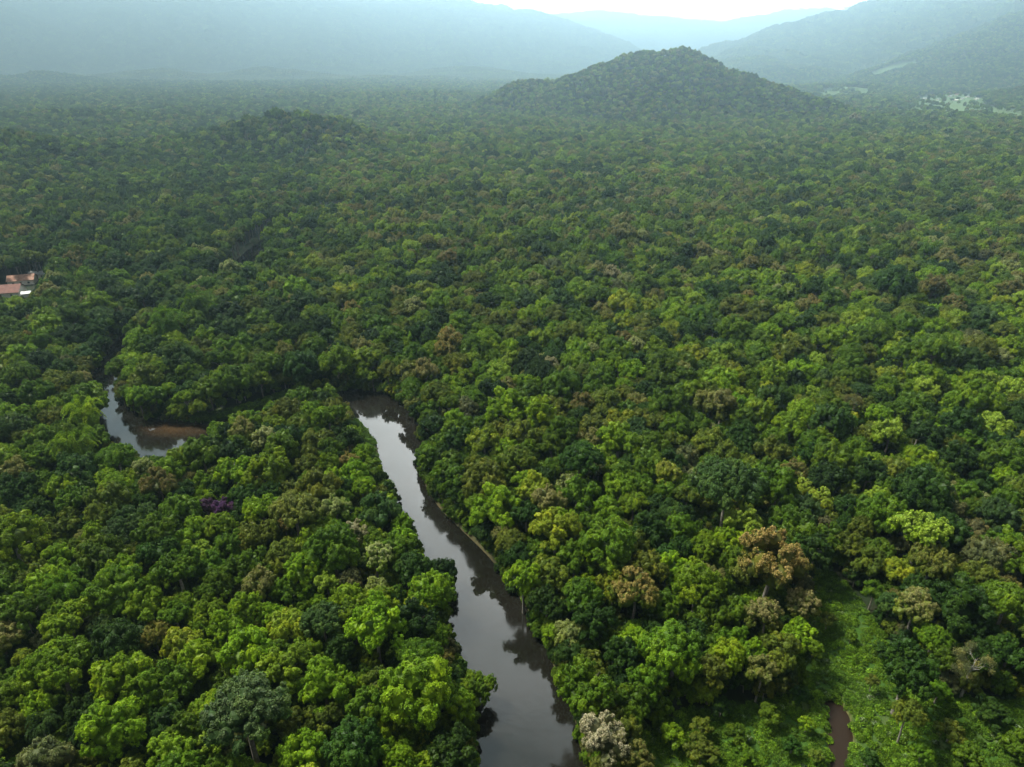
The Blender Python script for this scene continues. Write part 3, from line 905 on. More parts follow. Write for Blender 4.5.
trees = []   # dict(x,y,r,s,sz,proto,rot,tint,bloom,bamt,hero)


MAIN_OPEN = OPEN[3]
assert MAIN_OPEN[0] == (341, 396)


def blocked(x, y, z, rad, extra=0.0):
    """crown of this tree would cover water or roofs that the photograph shows open"""
    px, py, d = proj(x, y, z)
    rp = rad * F / d
    for poly in OPEN + HOUSE_OPEN:
        xs = [p[0] for p in poly]; ys = [p[1] for p in poly]
        if px < min(xs) - rp or px > max(xs) + rp or py < min(ys) - rp * 1.2 or py > max(ys) + rp * 1.2: continue
        if in_poly(np.array([px]), np.array([py]), poly)[0]: return True
        if seg_dist(np.array([px]), np.array([py]), poly, True)[0] < rp * ((0.82 if poly is MAIN_OPEN else 0.42) + extra): return True
    return False


CELL = 14.0
gridh = {}


def fits(x, y, r, k=0.80):
    gx, gy = int(x // CELL), int(y // CELL)
    for i in range(gx - 1, gx + 2):
        for j in range(gy - 1, gy + 2):
            for (a, b, q) in gridh.get((i, j), ()):
                if (a - x) ** 2 + (b - y) ** 2 < (k * (r + q)) ** 2: return False
    return True


def put(x, y, r):
    gridh.setdefault((int(x // CELL), int(y // CELL)), []).append((x, y, r))


hr = random.Random(5)
for h in HERO:
    px, py, w, kind, tint, bl, ba, ref, lab = h
    D = 10.0; z = 14
    y = unproj(px, py, z)[1]
    for _ in range(6):
        x, y = unproj(px, py, z)
        gzv = float(height(np.array([x]), np.array([y]))[0])
        d = y * CP + (CH - z) * SP
        D = w * d / F
        s = D / 10.0
        if kind == 'plume': s = D / 9
        if kind == 'palm': s = D / 7
        sz = min(max(0.55 + 0.5 * s, .75), 1.5)
        if 'jutting' in lab or 'leaning' in lab: sz = .42
        z = max(gzv, 0) + TRUNK_H * sz + 1.0 * s
    if kind in ('plume',): sz *= .85
    i = hr.choice(KIDX[kind])
    trees.append(dict(x=x, y=y, z=max(gzv, 0.2), r=D / 2, s=s, sz=sz, proto=i, rot=hr.uniform(0, 6.28), tint=TINT[tint], tn=tint, bloom=BLOOM[bl] if bl else (0, 0, 0), bn=bl, bamt=ba, hero=h))
    put(x, y, D / 2)


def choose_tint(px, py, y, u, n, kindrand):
    """species mix by region, weighted darker at left and lower right to paint in shade; u random, n patch noise"""
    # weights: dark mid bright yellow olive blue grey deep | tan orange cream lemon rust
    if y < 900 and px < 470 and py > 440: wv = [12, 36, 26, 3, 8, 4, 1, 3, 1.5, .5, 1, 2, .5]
    elif py > 520 and px > 800: wv = [30, 30, 8, 3, 12, 5, 3, 6, 1.5, .5, .5, 1.5, 1]  # extra dark trees: shade of the lower right put into the colour
    elif px < 330 and py < 340: wv = [22, 32, 10, 2, 10, 8, 1, 8, 2.5, .8, .8, 2, 1]  # more dark and deep tints, painting the dimmer light at upper left
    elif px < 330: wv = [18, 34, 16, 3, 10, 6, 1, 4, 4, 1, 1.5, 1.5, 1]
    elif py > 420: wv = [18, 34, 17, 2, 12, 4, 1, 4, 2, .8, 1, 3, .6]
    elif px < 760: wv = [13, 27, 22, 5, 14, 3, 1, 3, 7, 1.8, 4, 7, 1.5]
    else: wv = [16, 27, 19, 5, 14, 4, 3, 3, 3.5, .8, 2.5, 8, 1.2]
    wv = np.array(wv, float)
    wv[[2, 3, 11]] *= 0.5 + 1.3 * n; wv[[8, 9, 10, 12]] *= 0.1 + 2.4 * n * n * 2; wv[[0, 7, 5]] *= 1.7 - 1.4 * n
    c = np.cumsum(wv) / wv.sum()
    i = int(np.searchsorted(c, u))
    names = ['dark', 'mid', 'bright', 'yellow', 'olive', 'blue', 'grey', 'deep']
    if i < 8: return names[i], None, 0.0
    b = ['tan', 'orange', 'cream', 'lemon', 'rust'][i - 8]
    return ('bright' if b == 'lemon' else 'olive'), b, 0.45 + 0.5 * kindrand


# near forest: large crowns first, then ever smaller ones in the gaps
NEAR = 430.0
tr = np.random.default_rng(21)


def scatter(radius_lo, radius_hi, tries, k):
    xs = tr.uniform(-420, 420, tries); ys = tr.uniform(14, NEAR, tries)
    ok = np.abs(xs) < (ys * 0.86 + 62)
    xs, ys = xs[ok], ys[ok]
    rd = river_d(xs, ys); gi = grass_in(xs, ys)
    mp = (np.abs(xs - 95) < 80) & (ys < 160)
    gz_ = height(xs, ys)
    nn = fbm(xs / 28 + 5, ys / 28 + 8, 3)
    for x, y, d, g, z0, n in zip(xs, ys, rd, gi, gz_, nn):
        r = radius_lo + (radius_hi - radius_lo) * tr.random() ** 1.3
        if d < (max(0.6, r * .35) if y < 215 else -1.5) or g: continue
        if r < 3.2: s = r / 5; sz = tr.uniform(.42, .80) * (0.7 + .3 * r / 3.2)
        else: s = r / 5; sz = 0.48 + .40 * s + tr.uniform(-.12, .16)
        if d < 9: sz *= .82
        if not fits(x, y, r, k): continue
        if blocked(x, y, max(z0, 0) + TRUNK_H * sz + .5, r): continue
        put(x, y, r)
        trees.append(dict(x=x, y=y, z=max(z0, 0.1), r=r, s=s, sz=sz, n=n, hero=None))


scatter(5.4, 7.6, 2600, 0.80)
scatter(3.9, 5.5, 18000, 0.68)
scatter(2.7, 4.1, 40000, 0.66)
scatter(1.7, 2.8, 40000, 0.66)
NEAR_TREES = trees
# shrubs in the clearing
SHRUB = []
for px, py, w in [(640, 790, 60), (672, 745, 34), (655, 722, 30), (700, 762, 42), (735, 742, 30), (742, 768, 36), (768, 724, 30), (790, 752, 26), (800, 700, 28), (700, 735, 26),
                  (870, 690, 18), (892, 745, 30), (935, 700, 34), (948, 738, 34), (965, 764, 38), (920, 760, 30), (990, 720, 42), (1015, 752, 44), (868, 764, 22),
                  (812, 655, 26), (826, 628, 22), (850, 640, 16), (822, 585, 28), (805, 730, 20), (880, 655, 20), (1000, 690, 30), (815, 760, 18), (720, 715, 30)]:
    z = 2.2
    x, y = unproj(px, py, z); D = .75 * w * (y * CP + (CH - z) * SP) / F
    z0 = float(height(np.array([x]), np.array([y]))[0])
    if not fits(x, y, D / 2, .55): continue
    put(x, y, D / 2)
    trees.append(dict(x=x, y=y, z=max(z0, .1), r=D / 2, s=D / 10, sz=tr.uniform(.22, .34), n=.5, hero=None, shrub=True))
gen_kinds = ['round', 'lumpy', 'ragged', 'split', 'flat', 'tall', 'plume', 'sparse', 'palm']
gen_w = np.cumsum(np.array([30, 26, 19, 15, 4, 5, 1, .15, .7])); gen_w = gen_w / gen_w[-1]
for t in trees:
    if t['hero'] is None:
        px, py, d = proj(t['x'], t['y'], t['z'] + 12 * t['sz'])
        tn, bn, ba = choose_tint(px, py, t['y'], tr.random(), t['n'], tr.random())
        k = gen_kinds[int(np.searchsorted(gen_w, tr.random()))]
        if bn and t['y'] < 330 and t['r'] > 3.6 and tr.random() < .8: tn, bn, ba = ['mid', 'olive', 'bright'][int(tr.integers(0, 3))], None, 0
        if k in ('split', 'flat') and t['r'] < 3.5: k = 'round'
        if k == 'plume' and px > 300: k = 'ragged'
        if t.get('shrub'): k = 'lumpy' if tr.random() < .5 else 'ragged'
        if bn: k = 'lumpy' if tr.random() < .7 else 'round'
        if t.get('shrub'): bn, ba = None, 0; tn = ['mid', 'bright', 'olive', 'dark'][int(tr.integers(0, 4))]
        if k == 'sparse': tn = 'grey'
        t.update(proto=int(tr.choice(KIDX[k])), rot=tr.uniform(0, 6.28), tint=TINT[tn], tn=tn, bloom=BLOOM[bn] if bn else (0, 0, 0), bn=bn, bamt=ba)
    v = tr.uniform(.82, 1.2)
    t['tint'] = tuple(np.array(t['tint']) * v * tr.uniform(.93, 1.07, 3))
    pxx, pyy, d = proj(t['x'], t['y'], t['z'] + TRUNK_H * t['sz'])
    t['px'], t['py'], t['d'] = float(pxx), float(pyy), float(d)
    t['w'] = 2 * t['r'] * F / t['d']


# ------------------------------------------------------------------ single trees, each a thing of its own
def inframe(t):
    return -4 < t['px'] < W + 4 and -20 < t['py'] < HH + t['w'] * .35 and t['y'] > 40


# leave out trees hidden under larger neighbours when choosing the individuals
cand = [t for t in trees if t['hero'] is None and inframe(t)]


def hidden(t):
    # covered by a nearer crown
    for o in near_index(t['px'], t['py']):
        if o is t or o['d'] > t['d']: continue
        if o['w'] > t['w'] * 1.0 and math.hypot(o['px'] - t['px'], o['py'] - t['py']) < o['w'] * .36: return True
        if o['w'] > t['w'] * .8 and math.hypot(o['px'] - t['px'], o['py'] - t['py']) < o['w'] * .25: return True
    return False


_ix = {}
for t in trees: _ix.setdefault((int(t['px'] // 60), int(t['py'] // 60)), []).append(t)


def near_index(px, py):
    a, b = int(px // 60), int(py // 60)
    for i in (a - 1, a, a + 1):
        for j in (b - 1, b, b + 1):
            yield from _ix.get((i, j), ())


heroes = [t for t in trees if t['hero']]
cand = [t for t in cand if not hidden(t)]
shr = [t for t in cand if t.get('shrub')]
cand = [t for t in cand if not t.get('shrub')]
cand.sort(key=lambda t: -t['w'])
indiv = cand[:300 - len(heroes)]

COLN = dict(dark='dark green', mid='mid-green', bright='bright green', yellow='yellow-green', olive='olive green', blue='blue-green', grey='greyish', deep='very dark green', brown='brownish', purple='purple')
BLN = dict(tan='tan-flowered', orange='orange-brown flowered', cream='cream-flowered', lemon='lemon-tipped', rust='rust-tipped', violet='violet', pale='pale-flowered')
KN = dict(round='domed', lumpy='lumpy', ragged='ragged', split='many-headed', flat='flat-topped', tall='narrow', plume='feathery', sparse='half-bare', palm='feather-leaved')
NAMEK = dict(palm='palm_tree', plume='bamboo_clump', sparse='half_bare_tree')
refs = [t for t in heroes if t['hero'][7]]
DIRS = ['right of', 'behind and right of', 'behind', 'behind and left of', 'left of', 'in front and left of', 'in front of', 'in front and right of']
used_lab = set(t['hero'][8] for t in heroes)
ORD = ['nearest', 'second', 'third', 'fourth', 'fifth', 'sixth', 'seventh', 'eighth']
ordc = {}
for t in sorted(indiv + shr, key=lambda q: min((q['px'] - r['px']) ** 2 + (q['py'] - r['py']) ** 2 for r in refs)):
    noun = 'shrub' if t.get('shrub') else {'palm': 'palm', 'plume': 'bamboo clump'}.get(KINDS[t['proto']], 'tree')
    size = 'large' if t['r'] > 5.3 else ('small' if t['r'] < 3.4 else '')
    cn = BLN[t['bn']] if t['bn'] else COLN[t['tn']]
    desc = ' '.join(q for q in (size, cn, KN[KINDS[t['proto']]] if noun == 'tree' else '', noun) if q)
    opts = sorted(refs, key=lambda r: (t['px'] - r['px']) ** 2 + (t['py'] - r['py']) ** 2)[:3]
    best = None
    for r in opts:
        ang = math.atan2(-(t['py'] - r['py']), t['px'] - r['px'])
        dr = DIRS[int(round(ang / (math.pi / 4))) % 8]
        n = ordc.get((noun, id(r), dr), 0)
        if best is None or n < best[0]: best = (n, r, dr)
        if n == 0: break
    n, r, dr = best
    # the order words are honest: trees are met in order of their distance from the landmark
    lab = '%s, %s %s' % (desc, dr, r['hero'][7])
    if lab in used_lab or n > 0:
        lab = '%s, %s %s %s' % (desc, ('the ' + ORD[min(n, 7)]), dr, r['hero'][7])
    ordc[(noun, id(r), dr)] = n + 1
    wds = lab.split()
    if len(wds) > 16:
        lab = lab.replace(size + ' ', '', 1) if size else lab
        lab = lab.replace(' and ', '-') if len(lab.split()) > 16 else lab
        if len(lab.split()) > 16:
            k0 = KN[KINDS[t['proto']]] + ' '
            lab = lab.replace(k0, '', 1)
        if len(lab.split()) > 16: lab = lab.replace(cn + ' ', cn.split()[-1] + ' ', 1)
        if len(lab.split()) > 16: lab = lab.replace(' and ', '-', 1)
    while lab in used_lab:
        lab = 'rather ' + lab
    used_lab.add(lab)
    t['label'] = lab
for t in heroes: t['label'] = t['hero'][8]


def place_single(t):
    pr = PROTO[t['proto']]
    k = pr['kind']
    name = 'shrub' if t.get('shrub') else NAMEK.get(k, 'flowering_tree' if t['bn'] and t['bamt'] > .5 else 'broadleaf_tree')
    root = bpy.data.objects.new(name, None)
    root.empty_display_size = 1
    root.location = (t['x'], t['y'], t['z'])
    root.rotation_euler = (0, 0, t['rot'])
    root['label'] = t['label']
    root['category'] = 'shrub' if t.get('shrub') else {'palm': 'palm', 'plume': 'bamboo'}.get(k, 'tree')
    root['group'] = 'shrubs in the grassy clearing' if t.get('shrub') else 'trees of the rainforest'
    col.objects.link(root)
    c = bpy.data.objects.new('crown', pr['crown']); col.objects.link(c); c.parent = root
    hgt = TRUNK_H * t['sz']
    sxy = t['s']
    cz = sxy if not t.get('shrub') else sxy * .8
    c.location = (0, 0, hgt); c.scale = (sxy, sxy, cz * 1.22)
    c['tint'] = [float(q) for q in t['tint']]; c['bloom'] = [float(q) for q in t['bloom']]; c['bloom_amount'] = float(t['bamt'])
    b = bpy.data.objects.new('trunk', pr['trunk']); col.objects.link(b); b.parent = root
    b.location = (0, 0, hgt); b.scale = (sxy, sxy, (hgt + 0.3) / (TRUNK_H + 1.0) if not t.get('shrub') else (hgt + .3) / 12)
    t['single'] = True


for t in heroes + indiv + shr: place_single(t)


# ------------------------------------------------------------------ the remaining forest: one object that instances trees on points
def make_forest(name, coll, x, y, z, rot, tilt, sxyz, idx, tint, bloom, bamt, label, category):
    me = bpy.data.meshes.new(name)
    n = len(x)
    me.vertices.add(n); me.vertices.foreach_set('co', np.stack([x, y, z], 1).astype(np.float32).ravel())

    def av(nm, arr):
        a = me.attributes.new(nm, 'FLOAT_VECTOR', 'POINT'); a.data.foreach_set('vector', np.asarray(arr, np.float32).ravel())
    av('turn', np.stack([tilt[:, 0], tilt[:, 1], rot], 1)); av('size', sxyz); av('tint', tint); av('bloom', bloom)
    a = me.attributes.new('bloom_amount', 'FLOAT', 'POINT'); a.data.foreach_set('value', np.asarray(bamt, np.float32))
    a = me.attributes.new('pick', 'INT', 'POINT'); a.data.foreach_set('value', np.asarray(idx, np.int32))
    me.update()
    o = bpy.data.objects.new(name, me); col.objects.link(o)
    o['kind'] = 'stuff'; o['label'] = label; o['category'] = category
    ng = bpy.data.node_groups.new(name, 'GeometryNodeTree')
    ng.interface.new_socket(name='Geometry', in_out='INPUT', socket_type='NodeSocketGeometry')
    ng.interface.new_socket(name='Geometry', in_out='OUTPUT', socket_type='NodeSocketGeometry')
    gi = ng.nodes.new('NodeGroupInput'); go = ng.nodes.new('NodeGroupOutput')
    m2p = ng.nodes.new('GeometryNodeMeshToPoints')
    iop = ng.nodes.new('GeometryNodeInstanceOnPoints')
    ci = ng.nodes.new('GeometryNodeCollectionInfo'); ci.inputs['Collection'].default_value = coll
    ci.inputs['Separate Children'].default_value = True; ci.inputs['Reset Children'].default_value = True

    def na(nm, ty):
        q = ng.nodes.new('GeometryNodeInputNamedAttribute'); q.data_type = ty; q.inputs[0].default_value = nm
        return next(s for s in q.outputs if s.enabled and s.name == 'Attribute')
    L = ng.links
    L.new(gi.outputs[0], m2p.inputs['Mesh']); L.new(m2p.outputs[0], iop.inputs['Points'])
    L.new(ci.outputs[0], iop.inputs['Instance']); iop.inputs['Pick Instance'].default_value = True
    L.new(na('pick', 'INT'), iop.inputs['Instance Index'])
    e2r = ng.nodes.new('FunctionNodeEulerToRotation'); L.new(na('turn', 'FLOAT_VECTOR'), e2r.inputs[0])
    L.new(e2r.outputs[0], iop.inputs['Rotation'])
    L.new(na('size', 'FLOAT_VECTOR'), iop.inputs['Scale'])
    L.new(iop.outputs[0], go.inputs[0])
    md = o.modifiers.new('scatter', 'NODES'); md.node_group = ng
    return o


rest = [t for t in trees if not t.get('single')]
X = np.array([t['x'] for t in rest]); Y = np.array([t['y'] for t in rest])
SZ = np.array([t['sz'] for t in rest]); S = np.array([t['s'] for t in rest])
Z = np.array([t['z'] for t in rest]) + TRUNK_H * SZ
# the plain and hills farther off
fr = np.random.default_rng(77)


def far_points(y0, y1, sp, wide):
    xs, ys = [], []
    ny = int((y1 - y0) / (sp * .87))
    for j in range(ny):
        y = y0 + j * sp * .87
        half = y * wide + 90
        n = int(2 * half / sp)
        x = -half + sp * (np.arange(n) + (.5 if j % 2 else 0))
        xs.append(x); ys.append(np.full(n, y))
    x = np.concatenate(xs); y = np.concatenate(ys)
    x = x + fr.uniform(-.42, .42, len(x)) * sp; y = y + fr.uniform(-.42, .42, len(x)) * sp
    return x, y


def far_attrs(x, y, z):
    px, py, d = proj(x, y, z + 12)
    n = fbm(x / 45 + 5, y / 45 + 8, 3)
    n = np.clip((n - .5) * 1.5 + .5, 0, 1)
    u = fr.random(len(x)); kr = fr.random(len(x))
    T = np.zeros((len(x), 3)); B = np.zeros((len(x), 3)); BA = np.zeros(len(x))
    for i in range(len(x)):
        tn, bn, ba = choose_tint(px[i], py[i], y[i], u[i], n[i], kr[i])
        T[i] = TINT[tn]
        if bn: B[i] = BLOOM[bn]; BA[i] = ba
    T *= fr.uniform(.8, 1.22, (len(x), 1)) * fr.uniform(.93, 1.07, (len(x), 3))
    return T, B, BA


def keep_far(x, y):
    m = (river_d(x, y) > -0.5) & ~grass_in(x, y)
    fi = field_in(x, y)
    m &= ~(fi & (fr.random(len(x)) < np.clip(1.40 - .9 * fbm(x / 50, y / 80, 3), .6, 1)))
    pxx, pyy, dd = proj(x, y, height(x, y))
    m &= ~(in_poly(pxx, pyy, [(868, 74), (890, 66), (914, 61), (918, 65), (896, 72), (874, 79)]) & (y > 2900))
    return m


x1, y1 = far_points(NEAR + 2, 720, 6.7, .84)
m = keep_far(x1, y1); x1, y1 = x1[m], y1[m]
x2, y2 = far_points(720, 1750, 7.6, .80)
x2b, y2b = far_points(1750, 4000, 11.0, .80)
x2, y2 = np.concatenate([x2, x2b]), np.concatenate([y2, y2b])
m = keep_far(x2, y2); x2, y2 = x2[m], y2[m]


def mids(x, y, kindcount, kindw):
    z = height(x, y)
    n = len(x)
    big = fbm(x / 60 + 70, y / 60 + 9, 2)
    s = fr.uniform(.62, 1.0, n) + (fr.random(n) < .13) * fr.uniform(.2, .5, n)
    sz = .62 + .42 * s + fr.uniform(-.22, .26, n) + (big - .5) * .55
    s = s * np.where(y > 1745, 1.32, 1.0)
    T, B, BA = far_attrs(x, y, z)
    return z + TRUNK_H * sz, s, sz, T, B, BA


keepb = np.array([not blocked(a, b, c, 4.5) for a, b, c in zip(x1, y1, height(x1, y1) + 11)])
x1, y1 = x1[keepb], y1[keepb]
z1, s1, sz1, T1, B1, BA1 = mids(x1, y1, 0, 0)
p1 = np.array([int(fr.choice(KIDX[gen_kinds[int(np.searchsorted(gen_w, fr.random()))]])) for _ in x1])


def tilts(n, a=.12):
    return fr.normal(0, a, (n, 2))


def cat(*a): return np.concatenate(a)


make_forest('forest', protos_col, cat(X, x1), cat(Y, y1), cat(Z, z1), cat(np.array([t['rot'] for t in rest]), fr.uniform(0, 6.28, len(x1))), cat(np.zeros((len(X), 2)), np.zeros((len(x1), 2))),
            np.stack([cat(S, s1), cat(S, s1), cat(S * .8 + SZ * .4, s1 * .8 + sz1 * .4)], 1), cat(np.array([t['proto'] for t in rest]), p1),
            cat(np.array([t['tint'] for t in rest]), T1), cat(np.array([t['bloom'] for t in rest]), B1), cat(np.array([t['bamt'] for t in rest]), BA1),
            'dense green rainforest filling the gaps between the single trees by the river', 'forest')
z2, s2, sz2, T2, B2, BA2 = mids(x2, y2, 0, 0)
make_forest('forest', protos_far, x2, y2, z2, fr.uniform(0, 6.28, len(x2)), tilts(len(x2), .05), np.stack([s2, s2, s2 * fr.uniform(.9, 1.5, len(s2))], 1), fr.integers(0, len(FARK), len(x2)), T2, B2, BA2,
            'hazy rainforest covering the plain and the domed hill in the distance', 'forest')
x3, y3 = far_points(4000, 8200, 31, .80)
m = keep_far(x3, y3); x3, y3 = x3[m], y3[m]
x4, y4 = far_points(8200, 13600, 80, .80)
x3, y3 = cat(x3, x4), cat(y3, y4)
z3 = height(x3, y3) + 13
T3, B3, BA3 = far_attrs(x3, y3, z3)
T3 = (T3 * .7 + np.array(TINT['dark']) * .3) * .68  # tint darkened to stand in for leaf shadow the smooth groves lack
# groves lean with the slope
e = 12.0
sx = (height(x3 + e, y3) - height(x3 - e, y3)) / (2 * e); sy = (height(x3, y3 + e) - height(x3, y3 - e)) / (2 * e)
k3 = np.where(y3 > 8190, 2.9, 1.12)
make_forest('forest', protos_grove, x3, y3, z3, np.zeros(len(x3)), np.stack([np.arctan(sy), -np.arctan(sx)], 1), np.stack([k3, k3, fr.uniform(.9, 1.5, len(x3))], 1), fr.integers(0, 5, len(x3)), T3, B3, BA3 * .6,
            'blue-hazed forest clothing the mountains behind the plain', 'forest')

# understory: low leafy trees closing the gaps and hanging over the banks
ux = fr.uniform(-420, 420, 34000); uy = fr.uniform(30, 470, 34000)
rd = river_d(ux, uy)
m = (np.abs(ux) < uy * .86 + 55) & (rd > 1.2) & ~grass_in(ux, uy)
ux, uy = ux[m], uy[m]
bx, by = fr.uniform(-330, 200, 60000), fr.uniform(40, 460, 60000)
rb = river_d(bx, by); m = (rb > -.4) & (rb < 3.2) & ~grass_in(bx, by) & (fr.random(60000) < .75)
nb = int(m.sum())
ux, uy = cat(ux, bx[m]), cat(uy, by[m])
us = fr.uniform(.34, .66, len(ux)); us[-nb:] = fr.uniform(.28, .58, nb)
uz0 = np.maximum(height(ux, uy), 0)
uh = us * fr.uniform(2.5, 7.5, len(ux)); uh[-nb:] = us[-nb:] * fr.uniform(1.2, 5.5, nb)
kp = np.array([not blocked(a, b, c, r) for a, b, c, r in zip(ux, uy, uz0 + uh, us * 5)])
ux, uy, us, uz0, uh = ux[kp], uy[kp], us[kp], uz0[kp], uh[kp]
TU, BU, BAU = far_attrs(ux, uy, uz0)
pu = np.array([KIDX['round'] + KIDX['lumpy'] + KIDX['ragged']])[0][fr.integers(0, 11, len(ux))]
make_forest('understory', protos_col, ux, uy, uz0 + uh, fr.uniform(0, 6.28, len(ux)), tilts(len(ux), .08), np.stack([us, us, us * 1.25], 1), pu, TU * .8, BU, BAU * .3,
            'low leafy understory between the trunks and along the river banks', 'understory')

# low herbs on the clearing and along the banks
hx = fr.uniform(-140, 240, 120000); hy = fr.uniform(30, 330, 120000)
rd = river_d(hx, hy); gi = grass_in(hx, hy)
pd = np.full(hx.shape, 50.0); mp = (np.abs(hx - 95) < 80) & (hy < 160); pd[mp] = pool_d(hx[mp], hy[mp])
m = ((gi & (rd > .3)) | ((rd > .4) & (rd < 4.5))) & (pd > .5) & (hx < hy * .95 + 50) & (hx > -hy * .9 - 30) & (fr.random(len(hx)) < 1.0)
hx, hy = hx[m], hy[m]
hz = height(hx, hy)
hs = fr.uniform(.5, 1.45, len(hx)) ; n = fbm(hx / 9, hy / 9, 3)
HT = np.where(n[:, None] > .5, np.array([.075, .145, .010]), np.array([.048, .100, .008])) * fr.uniform(.7, 1.35, (len(hx), 1))
make_forest('undergrowth', protos_herb, hx, hy, hz, fr.uniform(0, 6.28, len(hx)), tilts(len(hx), .15), np.stack([hs, hs, hs * (.5 + 1.3 * n)], 1), fr.integers(0, 4, len(hx)), HT, np.tile(np.array([.5, .5, .45]), (len(hx), 1)), (fr.random(len(hx)) < .02) * .5,
            'bright green herbs and grass on the clearing and the river banks', 'undergrowth')
print('counts', len(trees), len(rest), len(x1), len(x2), len(x3), len(hx), 'shrubs', len(shr))

# ------------------------------------------------------------------ houses
M_WALL = simple('pale_render', (0.55, 0.52, 0.46), 0.85, 1.2, (0.68, 0.66, 0.60))
M_RED = simple('red_tiles', (0.09, 0.035, 0.028), 0.8, .6, (0.17, 0.07, 0.05), bump=.5, bscale=3)
M_ORANGE = simple('orange_tiles', (0.20, 0.085, 0.05), 0.8, .6, (0.36, 0.22, 0.16), bump=.5, bscale=3)
M_GREYR = simple('grey_sheet_roof', (0.30, 0.31, 0.32), 0.5, .8, (0.42, 0.43, 0.44))
M_GLASS = simple('window_glass', (0.03, 0.035, 0.04), 0.1, spec=.6)
M_WOOD = simple('door_wood', (0.12, 0.06, 0.03), 0.6)


def box(V, Fc, x0, x1, y0, y1, z0, z1):
    k = len(V)
    V += [(x0, y0, z0), (x1, y0, z0), (x1, y1, z0), (x0, y1, z0), (x0, y0, z1), (x1, y0, z1), (x1, y1, z1), (x0, y1, z1)]
    Fc += [[k + a for a in q] for q in ((0, 3, 2, 1), (4, 5, 6, 7), (0, 1, 5, 4), (1, 2, 6, 5), (2, 3, 7, 6), (3, 0, 4, 7))]


def obj_from(name, V, Fc, mat, parent=None):
    me = bpy.data.meshes.new(name); me.from_pydata(V, [], Fc); me.materials.append(mat); me.update()
    o = bpy.data.objects.new(name, me); col.objects.link(o)
    if parent: o.parent = parent
    return o


def house(px, py, Lx, Ly, hw, hr_, rot, roofm, label, group=None, z=4.0, detail=True):
    x, y = unproj(px, py, z)
    z0 = float(height(np.array([x]), np.array([y]))[0]) - .3
    root = bpy.data.objects.new('house', None); col.objects.link(root)
    root.location = (x, y, z0); root.rotation_euler = (0, 0, rot)
    root['label'] = label; root['category'] = 'house'
    if group: root['group'] = group
    V, Fc = [], []
    box(V, Fc, -Lx / 2, Lx / 2, -Ly / 2, Ly / 2, 0, hw)
    k = len(V)
    V += [(-Lx / 2, -Ly / 2, hw), (-Lx / 2, Ly / 2, hw), (-Lx / 2, 0, hw + hr_ - .1), (Lx / 2, -Ly / 2, hw), (Lx / 2, Ly / 2, hw), (Lx / 2, 0, hw + hr_ - .1)]
    Fc += [[k, k + 2, k + 1], [k + 3, k + 4, k + 5]]
    obj_from('wall', V, Fc, M_WALL, root)
    V, Fc = [], []
    ov = .6; sl = hr_ / (Ly / 2)
    for s in (-1, 1):
        k = len(V)
        a = (Ly / 2 + ov) * s; za = hw - ov * sl
        V += [(-Lx / 2 - ov, a, za), (Lx / 2 + ov, a, za), (Lx / 2 + ov, 0, hw + hr_), (-Lx / 2 - ov, 0, hw + hr_),
              (-Lx / 2 - ov, a, za + .18), (Lx / 2 + ov, a, za + .18), (Lx / 2 + ov, 0, hw + hr_ + .18), (-Lx / 2 - ov, 0, hw + hr_ + .18)]
        Fc += [[k + q for q in f] for f in ((0, 1, 2, 3), (7, 6, 5, 4), (0, 4, 5, 1), (1, 5, 6, 2), (3, 2, 6, 7), (0, 3, 7, 4))]
    obj_from('roof', V, Fc, roofm, root)
    if detail:
        for i in (-1, 1):
            V, Fc = [], []
            box(V, Fc, i * Lx * .3 - .6, i * Lx * .3 + .6, -Ly / 2 - .05, -Ly / 2 + .02, 1, 2.2)
            obj_from('window', V, Fc, M_GLASS, root)
        V, Fc = [], []
        box(V, Fc, -.5, .5, -Ly / 2 - .06, -Ly / 2 + .02, .3, 2.4)
        obj_from('door', V, Fc, M_WOOD, root)
    return root


house(4, 291, 19, 12, 3.4, 3.2, .25, M_RED, 'dark red tiled house roof at the left edge, nearest of the three')
house(22, 279, 14, 9, 3.4, 2.4, .35, M_ORANGE, 'orange-pink roofed house between the red roof and the grey one')
house(38, 273, 9, 7, 3.2, 1.0, .3, M_GREYR, 'grey sheet-roofed house at the right end of the group')
house(26, 292, 4, 3.5, 2.6, .8, .4, simple('white_sheet', (.5, .5, .49), .6), 'little white shed beside the dark red roof', detail=False)
vr = random.Random(3)
for px, py in [(925, 99), (931, 97), (938, 100), (944, 98), (950, 96), (957, 95), (962, 99), (968, 97), (941, 103), (955, 101), (976, 101), (934, 103), (948, 93)]:
    house(px, py, vr.uniform(10, 16), vr.uniform(7, 10), 3.5, 2.2, vr.uniform(-.6, .6), vr.choice([M_ORANGE, M_WALL, M_WALL, M_GREYR]), 'tiny pale village house far off in the valley fields at the upper right', 'village houses in the valley', z=5, detail=False)
house(148, 160, 9, 7, 3.5, 1.2, .2, M_WALL, 'lone white hut on the low ridge at the upper left', z=12, detail=False)

# ------------------------------------------------------------------ air
def build_haze():
    V, Fc = [], []
    box(V, Fc, -14500, 14500, -14500, 14500, -4.5, 1150)
    m, nt = new_mat('haze')
    out = nd(nt, 'ShaderNodeOutputMaterial'); p = nd(nt, 'ShaderNodeVolumePrincipled')
    p.inputs['Color'].default_value = (0.52, 0.80, 0.97, 1)
    p.inputs['Density'].default_value = 0.00022
    p.inputs['Anisotropy'].default_value = 0.78
    nt.links.new(p.outputs[0], out.inputs['Volume'])
    o = obj_from('haze', V, Fc, m); o['kind'] = 'stuff'; o['label'] = 'pale blue humid haze filling the air over the forest'; o['category'] = 'haze'


build_haze()

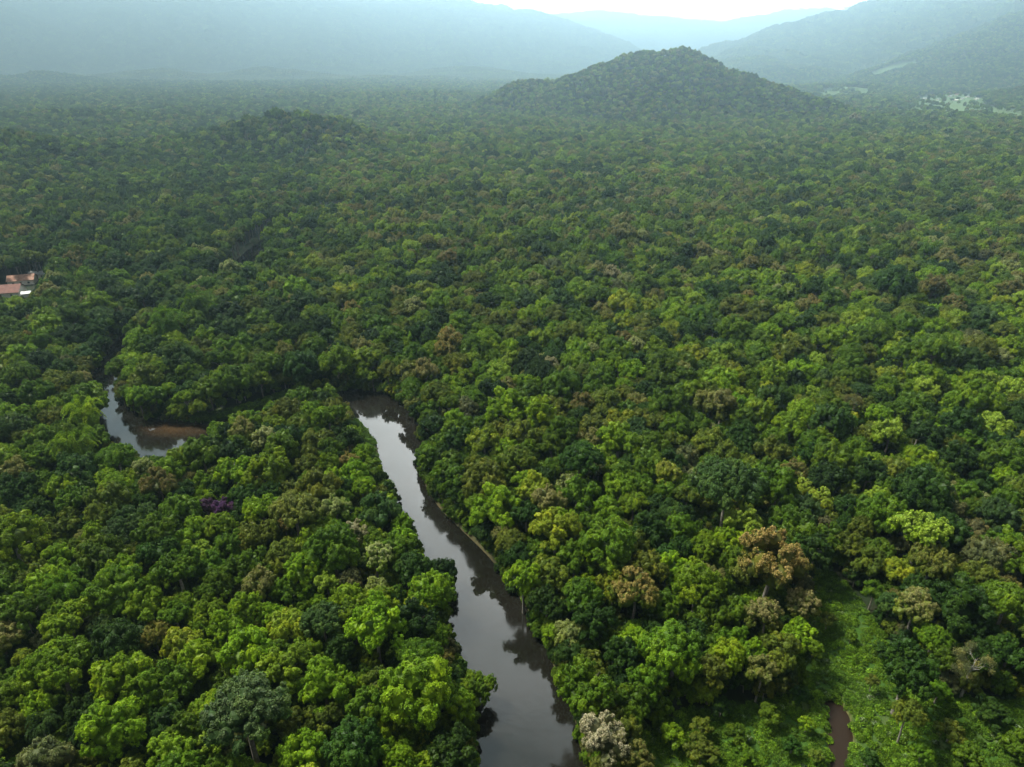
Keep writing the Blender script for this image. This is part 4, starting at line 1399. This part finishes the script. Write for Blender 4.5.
# ------------------------------------------------------------------ light
SUN_EL, SUN_AZ = math.radians(56), math.radians(-65)    # azimuth measured from +Y towards +X: ahead of the camera, slightly right
sd = Vector((math.sin(SUN_AZ) * math.cos(SUN_EL), math.cos(SUN_AZ) * math.cos(SUN_EL), math.sin(SUN_EL)))
sl = bpy.data.lights.new('sun', 'SUN'); sl.energy = 4.6; sl.angle = math.radians(9); sl.color = (1.0, 0.955, 0.84)
so = bpy.data.objects.new('sun', sl); col.objects.link(so)
so.rotation_euler = sd.to_track_quat('Z', 'Y').to_euler()

wd = bpy.data.worlds.new('World'); scene.world = wd; wd.use_nodes = True
nt = wd.node_tree; nt.nodes.clear()
out = nd(nt, 'ShaderNodeOutputWorld'); bg = nd(nt, 'ShaderNodeBackground'); bg.inputs['Strength'].default_value = 0.06
sky = nd(nt, 'ShaderNodeTexSky', sky_type='NISHITA'); sky.sun_disc = False
sky.sun_elevation = SUN_EL; sky.sun_rotation = SUN_AZ; sky.air_density = 1.0; sky.dust_density = 2.0
tc = nd(nt, 'ShaderNodeTexCoord')
mp = nd(nt, 'ShaderNodeMapping'); mp.inputs['Scale'].default_value = (1, 1, 2.2)
nt.links.new(tc.outputs['Generated'], mp.inputs['Vector'])
n1 = noise(nt, 2.4, 6, 0.55, mp.outputs[0])
cloud = mixc(nt, maprange(nt, n1, 0.36, 0.62), (4.7, 4.7, 4.6), (10.5, 10.3, 9.7))
cover = maprange(nt, n1, 0.30, 0.48, 0.75, 1.0)
vn = nd(nt, 'ShaderNodeVectorMath', operation='DOT_PRODUCT'); nt.links.new(tc.outputs['Generated'], vn.inputs[0])
vn.inputs[1].default_value = Vector((0.22, 0.93, 0.16)).normalized()
cloud = mixc(nt, 1.0, cloud, maprange(nt, vn.outputs['Value'], 0.70, 1.0, 0.5, 9.0), 'MULTIPLY')
skyc = mixc(nt, cover, sky.outputs[0], cloud)
nt.links.new(skyc, bg.inputs['Color']); nt.links.new(bg.outputs[0], out.inputs['Surface'])
wd.cycles.sampling_method = 'MANUAL'; wd.cycles.sample_map_resolution = 256

# ------------------------------------------------------------------ render
scene.render.engine = 'CYCLES'
cy = scene.cycles
cy.max_bounces = 5; cy.diffuse_bounces = 3; cy.glossy_bounces = 2; cy.transmission_bounces = 2; cy.volume_bounces = 0; cy.transparent_max_bounces = 4
cy.use_denoising = True; cy.denoiser = 'OPENIMAGEDENOISE'; cy.denoising_input_passes = 'RGB_ALBEDO_NORMAL'; cy.denoising_prefilter = 'ACCURATE'
cy.caustics_reflective = False; cy.caustics_refractive = False
cy.sample_clamp_indirect = 4
scene.view_settings.view_transform = 'Standard'
scene.view_settings.look = 'None'
scene.view_settings.exposure = 1.3
scene.view_settings.gamma = 1.0
